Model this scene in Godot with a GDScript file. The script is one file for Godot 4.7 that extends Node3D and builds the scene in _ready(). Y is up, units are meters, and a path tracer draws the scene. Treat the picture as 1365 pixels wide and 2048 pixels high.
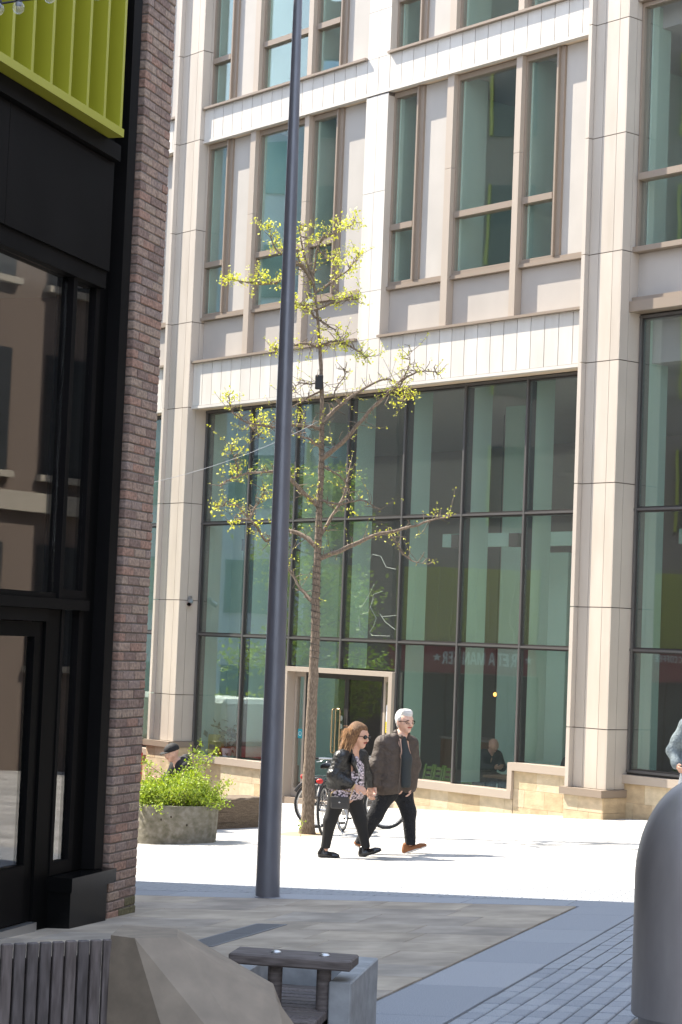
extends Node3D
# A shopping street in sunshine: a pale clad office building, a brick shop building in shade, a street tree, a lamp post and passers-by.

const GX := 0.0418
const GZ := 0.0423
var rng := RandomNumberGenerator.new()
var M := {}
var box_cache := {}
var names := {}

class Acc:
	var v := PackedVector3Array()
	var n := PackedVector3Array()
	var i := PackedInt32Array()
	var c := PackedColorArray()
	var uv := PackedVector2Array()
	func tri(a: Vector3, b: Vector3, d: Vector3, out: Vector3) -> void:
		var g := (b - a).cross(d - a).normalized()
		if g.dot(out) > 0.0:
			var t := b
			b = d
			d = t
		else:
			g = -g
		var k := v.size()
		v.append(a); v.append(b); v.append(d)
		for q in 3:
			n.append(g)
			i.append(k + q)
	func quad(a: Vector3, b: Vector3, d: Vector3, e: Vector3, out: Vector3) -> void:
		tri(a, b, d, out)
		tri(a, d, e, out)
	func box(x0: float, x1: float, y0: float, y1: float, z0: float, z1: float) -> void:
		var p := func(a: int, b: int, d: int) -> Vector3: return Vector3(x1 if a else x0, y1 if b else y0, z1 if d else z0)
		quad(p.call(1,0,0), p.call(1,1,0), p.call(1,1,1), p.call(1,0,1), Vector3.RIGHT)
		quad(p.call(0,0,0), p.call(0,1,0), p.call(0,1,1), p.call(0,0,1), Vector3.LEFT)
		quad(p.call(0,1,0), p.call(1,1,0), p.call(1,1,1), p.call(0,1,1), Vector3.UP)
		quad(p.call(0,0,0), p.call(1,0,0), p.call(1,0,1), p.call(0,0,1), Vector3.DOWN)
		quad(p.call(0,0,1), p.call(1,0,1), p.call(1,1,1), p.call(0,1,1), Vector3.BACK)
		quad(p.call(0,0,0), p.call(1,0,0), p.call(1,1,0), p.call(0,1,0), Vector3.FORWARD)
	func bevel(x0: float, x1: float, y0: float, y1: float, z0: float, z1: float, b: float) -> void:
		var ce := Vector3((x0 + x1) / 2, (y0 + y1) / 2, (z0 + z1) / 2)
		var h := Vector3((x1 - x0) / 2, (y1 - y0) / 2, (z1 - z0) / 2)
		var p := func(s: Vector3, ax: int) -> Vector3:
			var r := Vector3(s.x * (h.x - b), s.y * (h.y - b), s.z * (h.z - b))
			r[ax] = s[ax] * h[ax]
			return ce + r
		for ax in 3:
			var u := (ax + 1) % 3
			var w := (ax + 2) % 3
			for sg in [-1.0, 1.0]:
				var q := []
				for e in [[-1.0, -1.0], [1.0, -1.0], [1.0, 1.0], [-1.0, 1.0]]:
					var s := Vector3.ZERO
					s[ax] = sg; s[u] = e[0]; s[w] = e[1]
					q.append(p.call(s, ax))
				var o := Vector3.ZERO
				o[ax] = sg
				quad(q[0], q[1], q[2], q[3], o)
			for su in [-1.0, 1.0]:
				for sw in [-1.0, 1.0]:
					var s0 := Vector3.ZERO
					s0[ax] = -1.0; s0[u] = su; s0[w] = sw
					var s1 := s0
					s1[ax] = 1.0
					var o2 := Vector3.ZERO
					o2[u] = su; o2[w] = sw
					quad(p.call(s0, u), p.call(s1, u), p.call(s1, w), p.call(s0, w), o2)
		for sx in [-1.0, 1.0]:
			for sy in [-1.0, 1.0]:
				for sz in [-1.0, 1.0]:
					var s := Vector3(sx, sy, sz)
					tri(p.call(s, 0), p.call(s, 1), p.call(s, 2), s)
	func tube(pts: Array, rad: Array, sides: int, cap := true) -> void:
		var k := v.size()
		var m := pts.size()
		var side := Vector3.ZERO
		for q in m:
			var t: Vector3
			if q == 0: t = pts[1] - pts[0]
			elif q == m - 1: t = pts[q] - pts[q - 1]
			else: t = pts[q + 1] - pts[q - 1]
			t = t.normalized()
			if q == 0:
				side = t.cross(Vector3(0.31, 0.83, 0.47)).normalized()
			side = (side - t * side.dot(t)).normalized()
			var up := t.cross(side)
			var r: float = rad[q] if q < rad.size() else rad[rad.size() - 1]
			for s in sides:
				var a := TAU * s / sides
				var nn := side * cos(a) + up * sin(a)
				v.append(pts[q] + nn * r)
				n.append(nn)
		for q in m - 1:
			for s in sides:
				var a := k + q * sides + s
				var b := k + q * sides + (s + 1) % sides
				i.append_array([a, a + sides, b, b, a + sides, b + sides])
		if cap:
			for e in [0, m - 1]:
				var t2: Vector3 = (pts[0] - pts[1]) if e == 0 else (pts[m - 1] - pts[m - 2])
				for s in sides:
					tri(pts[e], v[k + e * sides + s], v[k + e * sides + (s + 1) % sides], t2)
	func lathe(prof: Array, sides: int, at := Vector3.ZERO) -> void:
		# prof: Vector2(radius, height), from the bottom up; smooth round, sharp where the profile bends hard
		for q in prof.size() - 1:
			var a: Vector2 = prof[q]
			var b: Vector2 = prof[q + 1]
			var d := (b - a)
			if d.length() < 1e-6: continue
			var na := Vector2(d.y, -d.x).normalized()
			var n0 := na
			var n1 := na
			if q > 0:
				var pd: Vector2 = (prof[q] - prof[q - 1])
				var pn := Vector2(pd.y, -pd.x).normalized()
				if pn.dot(na) > 0.8: n0 = (pn + na).normalized()
			if q < prof.size() - 2:
				var nd: Vector2 = (prof[q + 2] - prof[q + 1])
				var nn := Vector2(nd.y, -nd.x).normalized()
				if nn.dot(na) > 0.8: n1 = (nn + na).normalized()
			var k := v.size()
			for s in sides + 1:
				var an := TAU * s / sides
				var cx := cos(an)
				var cz := sin(an)
				v.append(at + Vector3(a.x * cx, a.y, a.x * cz)); n.append(Vector3(n0.x * cx, n0.y, n0.x * cz))
				v.append(at + Vector3(b.x * cx, b.y, b.x * cz)); n.append(Vector3(n1.x * cx, n1.y, n1.x * cz))
			for s in sides:
				var o := k + s * 2
				i.append_array([o, o + 2, o + 1, o + 2, o + 3, o + 1])
	func ball(at: Vector3, r: Vector3, sides := 12, rings := 8) -> void:
		var k := v.size()
		for y in rings + 1:
			var f := PI * y / rings
			for s in sides + 1:
				var a := TAU * s / sides
				var d := Vector3(sin(f) * cos(a), cos(f), sin(f) * sin(a))
				v.append(at + d * r)
				n.append((d / r).normalized())
		for y in rings:
			for s in sides:
				var o := k + y * (sides + 1) + s
				i.append_array([o, o + sides + 1, o + 1, o + 1, o + sides + 1, o + sides + 2])
	func blob(bones: Array, cell: float, k: float, clips := []) -> void:
		# bones: [a, b, radius at a, radius at b]; joined by a smooth minimum and meshed as surface nets; clips: [normal, offset] cut away what lies beyond
		var lo := Vector3(1e9, 1e9, 1e9)
		var hi := -lo
		for b in bones:
			var r: float = maxf(b[2], b[3])
			for e in 2:
				var q: Vector3 = b[e]
				lo = lo.min(q - Vector3(r, r, r))
				hi = hi.max(q + Vector3(r, r, r))
		var pad := cell * 2.5 + k * 0.7
		lo -= Vector3(pad, pad, pad)
		hi += Vector3(pad, pad, pad)
		var nx := int((hi.x - lo.x) / cell) + 2
		var ny := int((hi.y - lo.y) / cell) + 2
		var nz := int((hi.z - lo.z) / cell) + 2
		var f := PackedFloat32Array()
		f.resize(nx * ny * nz)
		f.fill(0.0)
		var reach := cell * 2.0 + k * 3.0
		for b in bones:
			var a: Vector3 = b[0]
			var e: Vector3 = b[1]
			var ra: float = b[2]
			var rb: float = b[3]
			var ba := e - a
			var l2 := maxf(ba.length_squared(), 1e-9)
			var r := maxf(ra, rb) + reach
			var p0 := (a.min(e) - Vector3(r, r, r) - lo) / cell
			var p1 := (a.max(e) + Vector3(r, r, r) - lo) / cell
			for z in range(maxi(0, int(p0.z)), mini(nz, int(p1.z) + 2)):
				for y in range(maxi(0, int(p0.y)), mini(ny, int(p1.y) + 2)):
					var row := (z * ny + y) * nx
					for x in range(maxi(0, int(p0.x)), mini(nx, int(p1.x) + 2)):
						var pa := Vector3(x, y, z) * cell + lo - a
						var t := clampf(pa.dot(ba) / l2, 0.0, 1.0)
						var d := (pa - ba * t).length() - ra - (rb - ra) * t
						if d < reach:
							f[row + x] += exp(-d / k)
		for q in f.size():
			f[q] = -k * log(f[q]) if f[q] > 1e-30 else 1.0
		if clips:
			for z in nz:
				for y in ny:
					for x in nx:
						var q := (z * ny + y) * nx + x
						if f[q] < cell * 3.0:
							var p := Vector3(x, y, z) * cell + lo
							for cl in clips:
								var nn: Vector3 = cl[0]
								f[q] = maxf(f[q], nn.dot(p) - cl[1])
		var id := {}
		var start := v.size()
		var off := [0, 1, nx, nx + 1, nx * ny, nx * ny + 1, nx * ny + nx, nx * ny + nx + 1]
		var cor := [Vector3(0,0,0), Vector3(1,0,0), Vector3(0,1,0), Vector3(1,1,0), Vector3(0,0,1), Vector3(1,0,1), Vector3(0,1,1), Vector3(1,1,1)]
		var edges := [[0,1],[2,3],[4,5],[6,7],[0,2],[1,3],[4,6],[5,7],[0,4],[1,5],[2,6],[3,7]]
		for z in nz - 1:
			for y in ny - 1:
				var row := (z * ny + y) * nx
				for x in nx - 1:
					var q := row + x
					var s := 0
					for e in 8:
						if f[q + off[e]] < 0.0: s += 1
					if s == 0 or s == 8: continue
					var sum := Vector3.ZERO
					var cnt := 0
					for e in edges:
						var f0 := f[q + off[e[0]]]
						var f1 := f[q + off[e[1]]]
						if (f0 < 0.0) != (f1 < 0.0):
							sum += (cor[e[0]] as Vector3).lerp(cor[e[1]], f0 / (f0 - f1))
							cnt += 1
					var g := Vector3(f[q+1]+f[q+nx+1]+f[q+off[5]]+f[q+off[7]]-f[q]-f[q+nx]-f[q+off[4]]-f[q+off[6]], f[q+nx]+f[q+nx+1]+f[q+off[6]]+f[q+off[7]]-f[q]-f[q+1]-f[q+off[4]]-f[q+off[5]], f[q+off[4]]+f[q+off[5]]+f[q+off[6]]+f[q+off[7]]-f[q]-f[q+1]-f[q+nx]-f[q+nx+1])
					id[q] = v.size()
					v.append(lo + (Vector3(x, y, z) + sum / cnt) * cell)
					n.append(g.normalized())
		for q in id:
			for ax in 3:
				var st: int = [1, nx, nx * ny][ax]
				var o1: int = [nx, nx * ny, 1][ax]
				var o2: int = [nx * ny, 1, nx][ax]
				var f0 := f[q]
				var f1 := f[q + st]
				if (f0 < 0.0) == (f1 < 0.0): continue
				if not (id.has(q - o1) and id.has(q - o2) and id.has(q - o1 - o2)): continue
				var a: int = id[q]
				var b: int = id[q - o1]
				var c2: int = id[q - o1 - o2]
				var d: int = id[q - o2]
				if f0 < 0.0: i.append_array([a, c2, b, a, d, c2])
				else: i.append_array([a, b, c2, a, c2, d])
	func mesh() -> ArrayMesh:
		var a := []
		a.resize(Mesh.ARRAY_MAX)
		a[Mesh.ARRAY_VERTEX] = v
		a[Mesh.ARRAY_NORMAL] = n
		a[Mesh.ARRAY_INDEX] = i
		if c.size() == v.size() and c.size() > 0: a[Mesh.ARRAY_COLOR] = c
		if uv.size() == v.size() and uv.size() > 0: a[Mesh.ARRAY_TEX_UV] = uv
		var m := ArrayMesh.new()
		m.add_surface_from_arrays(Mesh.PRIMITIVE_TRIANGLES, a)
		return m

# ---------- helpers
func gy(x: float, z: float) -> float:
	return GX * x + GZ * z

func lin(r: float, g: float, b: float) -> Color:
	return Color(r, g, b).linear_to_srgb()

func ntex(freq: float, lo: Color, hi: Color, size := 256, octaves := 4, type := FastNoiseLite.TYPE_SIMPLEX_SMOOTH, sd := 1) -> NoiseTexture2D:
	var f := FastNoiseLite.new()
	f.noise_type = type
	f.frequency = freq
	f.fractal_octaves = octaves
	f.seed = sd
	var t := NoiseTexture2D.new()
	t.width = size
	t.height = size
	t.seamless = true
	t.noise = f
	var g := Gradient.new()
	g.set_color(0, lo)
	g.set_color(1, hi)
	t.color_ramp = g
	return t

func grey(a: float) -> Color:
	return Color(a, a, a)

func mat(called: String, col: Color, rough := 0.8, metal := 0.0) -> StandardMaterial3D:
	var m := StandardMaterial3D.new()
	m.resource_name = called
	m.albedo_color = col
	m.roughness = rough
	m.metallic = metal
	M[called] = m
	return m

func grain(m: StandardMaterial3D, t: Texture2D, scale: Vector3, world := true) -> StandardMaterial3D:
	m.albedo_texture = t
	m.uv1_triplanar = true
	m.uv1_world_triplanar = world
	m.uv1_scale = scale
	return m

func relief(m: StandardMaterial3D, t: Texture2D, cm: float) -> StandardMaterial3D:
	m.heightmap_enabled = true
	m.heightmap_texture = t
	m.heightmap_scale = cm
	return m

func numbered(called: String) -> String:
	names[called] = names.get(called, -1) + 1
	return called if names[called] == 0 else "%s_%03d" % [called, names[called]]

func mi(parent: Node, called: String, mesh: Mesh, m: Material) -> MeshInstance3D:
	var o := MeshInstance3D.new()
	o.name = numbered(called) if parent == self else called
	o.mesh = mesh
	o.material_override = m
	parent.add_child(o, true)
	return o

func thing(called: String, at: Vector3, label: String, category: String, turn := 0.0, group := "") -> Node3D:
	var o := Node3D.new()
	o.name = numbered(called)
	add_child(o, true)
	o.position = at
	o.rotation.y = turn
	tag(o, label, category, group)
	return o

func tag(o: Node, label: String, category: String, group := "") -> Node:
	o.set_meta("label", label)
	o.set_meta("category", category)
	if group: o.set_meta("group", group)
	return o

func stuff(o: Node) -> Node:
	o.set_meta("kind", "stuff")
	return o

func box(parent: Node, called: String, m: Material, x0: float, x1: float, y0: float, y1: float, z0: float, z1: float) -> MeshInstance3D:
	var s := Vector3(x1 - x0, y1 - y0, z1 - z0).snapped(Vector3(0.001, 0.001, 0.001))
	if not box_cache.has(s):
		var b := BoxMesh.new()
		b.size = s
		box_cache[s] = b
	var o := mi(parent, called, box_cache[s], m)
	o.position = Vector3((x0 + x1) / 2, (y0 + y1) / 2, (z0 + z1) / 2)
	return o

func sub(part: Node3D, called: String, m: Material, x0: float, x1: float, y0: float, y1: float, z0: float, z1: float) -> MeshInstance3D:
	# a piece of a part, placed in the axes of the thing that the part belongs to
	var o := box(part, called, m, x0, x1, y0, y1, z0, z1)
	o.position -= part.position
	return o

func pane(parent: Node, m: Material, x0: float, x1: float, y0: float, y1: float, z: float, called := "pane") -> MeshInstance3D:
	var key := "pane%.3f/%.3f" % [x1 - x0, y1 - y0]
	if not box_cache.has(key):
		var a := Acc.new()
		var hx := (x1 - x0) / 2
		var hy := (y1 - y0) / 2
		a.box(-hx, hx, -hy, hy, -0.012, 0.0)
		box_cache[key] = a.mesh()
	var o := mi(parent, called, box_cache[key], m)
	o.position = Vector3((x0 + x1) / 2, (y0 + y1) / 2, z)
	return o

var TRUNK := [Vector3(-0.29,-1.18,-27.57),Vector3(-0.30,-0.16,-27.57),Vector3(-0.29,0.66,-27.57),Vector3(-0.29,1.48,-27.57),Vector3(-0.30,2.38,-27.57),Vector3(-0.30,3.42,-27.57),Vector3(-0.30,4.11,-27.57),Vector3(-0.33,4.81,-27.57),Vector3(-0.38,5.50,-27.57),Vector3(-0.45,6.06,-27.57),Vector3(-0.51,6.48,-27.57),Vector3(-0.48,6.90,-27.57),Vector3(-0.39,7.12,-27.57)]
var LIMBS := [
	[[Vector3(-0.51,6.41,-27.57),Vector3(-0.70,6.67,-27.47),Vector3(-0.97,6.42,-27.37),Vector3(-1.20,6.34,-27.27),Vector3(-1.38,6.34,-27.17),Vector3(-1.65,6.36,-27.07)], 0.030, 1.00],
	[[Vector3(-0.49,6.28,-27.57),Vector3(-0.30,6.45,-27.70),Vector3(-0.01,6.72,-27.84),Vector3(0.11,6.94,-27.97)], 0.024, 0.80],
	[[Vector3(-0.51,6.48,-27.57),Vector3(-0.79,6.77,-27.67),Vector3(-1.05,6.92,-27.77),Vector3(-1.18,7.26,-27.87)], 0.024, 1.00],
	[[Vector3(-0.48,6.06,-27.57),Vector3(-0.18,6.15,-27.37),Vector3(0.09,6.17,-27.17)], 0.020, 1.00],
	[[Vector3(-0.46,5.95,-27.57),Vector3(-0.59,6.06,-27.42),Vector3(-0.75,6.10,-27.27)], 0.020, 0.80],
	[[Vector3(-0.39,5.56,-27.57),Vector3(-0.16,5.61,-27.44),Vector3(0.17,5.46,-27.30),Vector3(0.25,5.37,-27.17)], 0.022, 0.70],
	[[Vector3(-0.39,5.54,-27.57),Vector3(-0.66,5.60,-27.67),Vector3(-0.90,5.52,-27.77),Vector3(-1.05,5.54,-27.87)], 0.022, 0.70],
	[[Vector3(-0.40,5.92,-27.57),Vector3(-0.20,5.77,-27.42),Vector3(-0.04,5.54,-27.27)], 0.016, 0.80],
	[[Vector3(-0.51,6.48,-27.57),Vector3(-0.68,6.87,-27.47),Vector3(-0.72,7.20,-27.37)], 0.020, 1.00],
	[[Vector3(-0.44,7.01,-27.57),Vector3(-0.36,7.11,-27.64),Vector3(-0.17,7.21,-27.70),Vector3(0.05,7.35,-27.77)], 0.020, 1.00],
	[[Vector3(-0.46,6.92,-27.57),Vector3(-0.33,6.77,-27.42),Vector3(-0.24,6.68,-27.27)], 0.016, 1.00],
	[[Vector3(-0.29,3.99,-27.57),Vector3(0.05,4.29,-27.39),Vector3(0.31,4.61,-27.22),Vector3(0.57,4.87,-27.05),Vector3(0.72,4.94,-26.87)], 0.040, 0.15],
	[[Vector3(0.58,4.94,-27.57),Vector3(0.84,5.17,-27.47),Vector3(1.08,5.24,-27.37),Vector3(1.27,5.21,-27.27)], 0.018, 0.35],
	[[Vector3(0.74,5.03,-27.57),Vector3(0.84,5.26,-27.47),Vector3(0.88,5.50,-27.37)], 0.012, 0.50],
	[[Vector3(0.74,5.03,-27.57),Vector3(0.82,4.92,-27.57),Vector3(0.79,4.85,-27.57)], 0.012, 0.60],
	[[Vector3(-0.31,4.49,-27.57),Vector3(-0.07,4.76,-27.70),Vector3(0.20,4.98,-27.82),Vector3(0.53,5.18,-27.95),Vector3(0.76,5.12,-28.07)], 0.034, 0.12],
	[[Vector3(-0.07,4.75,-27.57),Vector3(-0.15,4.91,-27.50),Vector3(-0.02,5.15,-27.44),Vector3(-0.06,5.24,-27.37)], 0.014, 0.15],
	[[Vector3(-0.28,3.90,-27.57),Vector3(0.03,3.69,-27.37),Vector3(0.11,3.51,-27.17)], 0.018, 0.30],
	[[Vector3(-0.31,4.13,-27.57),Vector3(-0.49,4.24,-27.37),Vector3(-0.73,4.30,-27.17)], 0.026, 0.15],
	[[Vector3(-0.30,3.31,-27.57),Vector3(-0.57,3.54,-27.47),Vector3(-0.79,3.73,-27.37),Vector3(-1.01,3.76,-27.27),Vector3(-1.41,3.68,-27.17),Vector3(-1.67,3.52,-27.07)], 0.034, 0.50],
	[[Vector3(-0.32,2.76,-27.57),Vector3(-0.52,2.93,-27.69),Vector3(-0.84,2.99,-27.81),Vector3(-1.02,2.84,-27.93),Vector3(-1.28,3.14,-28.05),Vector3(-1.57,3.08,-28.17)], 0.036, 0.30],
	[[Vector3(-1.26,3.11,-27.57),Vector3(-1.48,3.31,-27.67),Vector3(-1.76,3.26,-27.77)], 0.014, 0.80],
	[[Vector3(-1.26,3.11,-27.57),Vector3(-1.12,3.38,-27.47),Vector3(-1.06,3.51,-27.37)], 0.014, 0.50],
	[[Vector3(-0.29,2.60,-27.57),Vector3(0.11,2.77,-27.41),Vector3(0.46,2.94,-27.25),Vector3(0.85,3.03,-27.09),Vector3(1.20,3.15,-26.93),Vector3(1.43,3.19,-26.77)], 0.036, 0.12],
	[[Vector3(0.68,3.00,-27.57),Vector3(0.93,2.67,-27.42),Vector3(1.18,2.57,-27.27)], 0.014, 0.15],
	[[Vector3(-0.29,1.97,-27.57),Vector3(-0.52,2.19,-27.74),Vector3(-0.70,2.46,-27.90),Vector3(-0.84,2.65,-28.07)], 0.030, 0.10],
	[[Vector3(-0.27,2.93,-27.57),Vector3(-0.07,3.30,-27.74),Vector3(0.05,3.60,-27.90),Vector3(0.10,3.96,-28.07)], 0.028, 0.20],
	[[Vector3(-0.32,4.39,-27.57),Vector3(-0.62,4.43,-27.45),Vector3(-0.98,4.37,-27.33),Vector3(-1.30,4.41,-27.21),Vector3(-1.52,4.52,-27.09),Vector3(-1.58,4.74,-26.97)], 0.026, 0.60],
	[[Vector3(-1.32,4.45,-27.57),Vector3(-1.25,4.34,-27.47),Vector3(-1.16,4.22,-27.37)], 0.012, 0.50],
	[[Vector3(-1.43,3.71,-27.57),Vector3(-1.49,3.91,-27.47),Vector3(-1.54,4.08,-27.37)], 0.012, 0.90],
	[[Vector3(-0.33,4.94,-27.57),Vector3(-0.57,4.81,-27.67),Vector3(-0.91,4.60,-27.77),Vector3(-1.04,4.46,-27.87)], 0.018, 0.10],
	[[Vector3(-0.34,5.08,-27.57),Vector3(-0.50,5.00,-27.47),Vector3(-0.64,5.01,-27.37),Vector3(-0.77,4.82,-27.27)], 0.014, 0.10],
	[[Vector3(-0.30,3.42,-27.57),Vector3(-0.02,3.35,-27.40),Vector3(0.25,3.41,-27.24),Vector3(0.52,3.28,-27.07)], 0.020, 0.10],
]

func _ready() -> void:
	rng.seed = 7
	camera_and_light()
	materials()
	ground()
	office_building()
	brick_building()
	surroundings()
	lamp_post()
	street_tree()
	planter_and_shrub()
	timber_bench()
	litter_bin()
	front_benches()
	festoon()
	bicycles()
	people()
	cafe_inside()
	small_things()

func camera_and_light() -> void:
	var cam := Camera3D.new()
	cam.name = "camera"
	var p := deg_to_rad(3.635)
	var r := deg_to_rad(2.266)
	var f := Vector3(0, sin(p), -cos(p))
	var u := Vector3(0, cos(p), sin(p))
	var x := Vector3.RIGHT * cos(r) + u * sin(r)
	var y := -Vector3.RIGHT * sin(r) + u * cos(r)
	cam.transform = Transform3D(Basis(x, y, -f), Vector3(0, 1.51, 0))
	cam.fov = rad_to_deg(2.0 * atan(1024.0 / 4000.0))
	cam.near = 0.05
	cam.far = 600.0
	add_child(cam)
	cam.current = true
	var e := Environment.new()
	e.background_mode = Environment.BG_SKY
	var sk := ProceduralSkyMaterial.new()
	sk.sky_top_color = Color(0.59, 0.65, 0.75)
	sk.sky_horizon_color = Color(0.90, 0.915, 0.935)
	sk.sky_curve = 0.16
	sk.ground_bottom_color = Color(0.45, 0.43, 0.40)
	sk.ground_horizon_color = Color(0.72, 0.76, 0.80)
	sk.sky_energy_multiplier = 1.2
	var s := Sky.new()
	s.sky_material = sk
	e.sky = s
	e.tonemap_mode = Environment.TONE_MAPPER_LINEAR
	e.tonemap_exposure = 3.0
	e.sdfgi_enabled = true
	e.ssao_enabled = true
	e.ssil_enabled = true
	var w := WorldEnvironment.new()
	w.name = "world"
	w.environment = e
	add_child(w)
	var sun := DirectionalLight3D.new()
	sun.name = "sun"
	sun.light_energy = 1.6
	sun.light_color = Color(1.0, 0.965, 0.91)
	sun.light_angular_distance = 0.5
	sun.shadow_enabled = true
	var el := deg_to_rad(50.0)
	var to_sun := Vector3(-0.873 * cos(el), sin(el), -0.488 * cos(el))
	sun.look_at_from_position(to_sun * 50.0, Vector3.ZERO, Vector3.UP)
	add_child(sun)

func materials() -> void:
	var fine := ntex(0.02, grey(0.82), grey(1.0), 256, 5)
	var blotch := ntex(0.012, grey(0.72), grey(1.0), 256, 5, FastNoiseLite.TYPE_SIMPLEX_SMOOTH, 5)
	var speck := ntex(0.22, grey(0.66), grey(1.0), 512, 2, FastNoiseLite.TYPE_SIMPLEX, 9)
	var rough_h := ntex(0.06, grey(0.0), grey(1.0), 256, 5, FastNoiseLite.TYPE_SIMPLEX, 3)
	var wood_t := ntex(0.05, Color(0.62, 0.6, 0.58), Color(1, 1, 1), 256, 4, FastNoiseLite.TYPE_SIMPLEX, 11)
	M["fine_t"] = fine
	grain(mat("cladding", lin(0.57, 0.53, 0.475), 0.55), ntex(0.01, grey(0.93), grey(1.0), 256, 4), Vector3(0.4, 0.25, 0.4))
	grain(mat("panel", lin(0.44, 0.405, 0.36), 0.5), ntex(0.01, grey(0.93), grey(1.0), 256, 4), Vector3(0.4, 0.25, 0.4))
	grain(mat("column_clad", lin(0.51, 0.45, 0.38), 0.5), ntex(0.01, grey(0.92), grey(1.0), 256, 4), Vector3(0.4, 0.2, 0.4))
	grain(mat("low_panel", lin(0.42, 0.38, 0.335), 0.5), ntex(0.01, grey(0.93), grey(1.0), 256, 4), Vector3(0.4, 0.25, 0.4))
	for k in 3:
		var t: float = [1.0, 0.94, 1.05][k]
		grain(mat("cladding%d" % k, lin(0.59 * t, 0.56 * t, 0.51 * t), 0.55), ntex(0.014, Color(0.925, 0.915, 0.90), grey(1.0), 256, 5, FastNoiseLite.TYPE_SIMPLEX, 95 + k), Vector3(0.9, 0.12, 0.9))
		grain(mat("column_clad%d" % k, lin(0.51 * t, 0.45 * t, 0.38 * t), 0.5), ntex(0.014, Color(0.925, 0.915, 0.90), grey(1.0), 256, 5, FastNoiseLite.TYPE_SIMPLEX, 95 + k), Vector3(0.9, 0.12, 0.9))
	mat("joint", lin(0.10, 0.08, 0.065), 0.9)
	mat("bronze", lin(0.27, 0.215, 0.165), 0.42, 0.15)
	mat("bronze_light", lin(0.40, 0.335, 0.27), 0.45, 0.1)
	mat("sticker", lin(0.30, 0.34, 0.29), 0.6)
	mat("soffit", lin(0.62, 0.50, 0.37), 0.6)
	mat("mullion", lin(0.055, 0.05, 0.047), 0.35, 0.3)
	mat("mullion_cap", lin(0.13, 0.125, 0.12), 0.35, 0.4)
	# solar-control glass: a thin, half-clear metal coating on each face of the pane
	var plain := Image.create(4, 4, false, Image.FORMAT_RGBA8)
	plain.fill(Color(1, 1, 1, 1))
	var plain_t := ImageTexture.create_from_image(plain)
	var g := mat("glass", Color(0.84, 0.91, 0.885), 0.012, 0.955)
	g.albedo_color.a = 0.19
	g.albedo_texture = plain_t
	g.transparency = BaseMaterial3D.TRANSPARENCY_ALPHA
	var gd := mat("glass_dusty", Color(0.84, 0.90, 0.87), 0.012, 0.90)
	gd.albedo_color.a = 0.19
	gd.albedo_texture = plain_t
	gd.transparency = BaseMaterial3D.TRANSPARENCY_ALPHA
	var wavy := ntex(0.010, grey(0.0), grey(1.0), 256, 2, FastNoiseLite.TYPE_SIMPLEX_SMOOTH, 91)
	for gm in [g, gd]:
		gm.uv1_triplanar = true
		gm.uv1_world_triplanar = true
		gm.uv1_scale = Vector3(0.25, 0.25, 0.25)
		relief(gm, wavy, 0.14)
	var g2 := mat("shop_glass", lin(0.02, 0.025, 0.024), 0.01)
	g2.albedo_color.a = 0.03
	g2.transparency = BaseMaterial3D.TRANSPARENCY_ALPHA
	mat("inner_tinted", lin(0.36, 0.53, 0.43), 0.7)  # white finish with the green cast of the window glass put into its colour
	mat("inner_floor", lin(0.22, 0.20, 0.18), 0.6)
	mat("inner_dark", lin(0.24, 0.21, 0.18), 0.85)
	mat("inner_ceiling", lin(0.34, 0.35, 0.33), 0.9)
	mat("inner_wood", lin(0.16, 0.085, 0.04), 0.6)
	for k in 4:
		var t: Array = [[0.60, 0.47, 0.29], [0.66, 0.54, 0.36], [0.56, 0.42, 0.25], [0.63, 0.50, 0.33]][k]
		relief(grain(mat("stone%d" % k, lin(t[0], t[1], t[2]), 0.85), fine, Vector3(1.2, 1.2, 1.2)), rough_h, 0.3)
	mat("stone_joint", lin(0.38, 0.31, 0.22), 0.95)
	var bt := ntex(0.022, Color(0.66, 0.64, 0.63), Color(1.0, 0.97, 0.94), 512, 5, FastNoiseLite.TYPE_SIMPLEX, 21)
	for k in 7:
		var t: Array = [[0.40, 0.30, 0.245], [0.33, 0.25, 0.21], [0.44, 0.34, 0.275], [0.37, 0.295, 0.26], [0.42, 0.335, 0.27], [0.29, 0.21, 0.18], [0.42, 0.275, 0.215]][k]
		var m := mat("brick%d" % k, lin(t[0], t[1], t[2]), 0.92)
		grain(m, bt, Vector3(1.7, 1.7, 1.7))
		m.uv1_offset = Vector3(k * 0.37, k * 0.21, k * 0.53)
		relief(m, rough_h, 0.5)
	grain(mat("mortar", lin(0.17, 0.15, 0.13), 0.98), fine, Vector3(3, 3, 3))
	mat("black_metal", lin(0.004, 0.004, 0.004), 0.5).metallic_specular = 0.12
	grain(mat("charcoal", lin(0.0085, 0.008, 0.008), 0.55), ntex(0.008, grey(0.8), grey(1.0), 256, 4), Vector3(0.5, 0.3, 0.5))
	M["charcoal"].metallic_specular = 0.14
	mat("granite_black", lin(0.004, 0.004, 0.004), 0.25).metallic_specular = 0.3
	mat("lime", lin(0.30, 0.298, 0.02), 0.45)
	var lamp := grain(mat("lamp_paint", lin(0.145, 0.150, 0.172), 0.36, 0.25), ntex(0.02, grey(0.86), grey(1.0), 256, 4), Vector3(2, 0.5, 2))
	lamp.clearcoat_enabled = true
	lamp.clearcoat = 0.3
	lamp.clearcoat_roughness = 0.3
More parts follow.
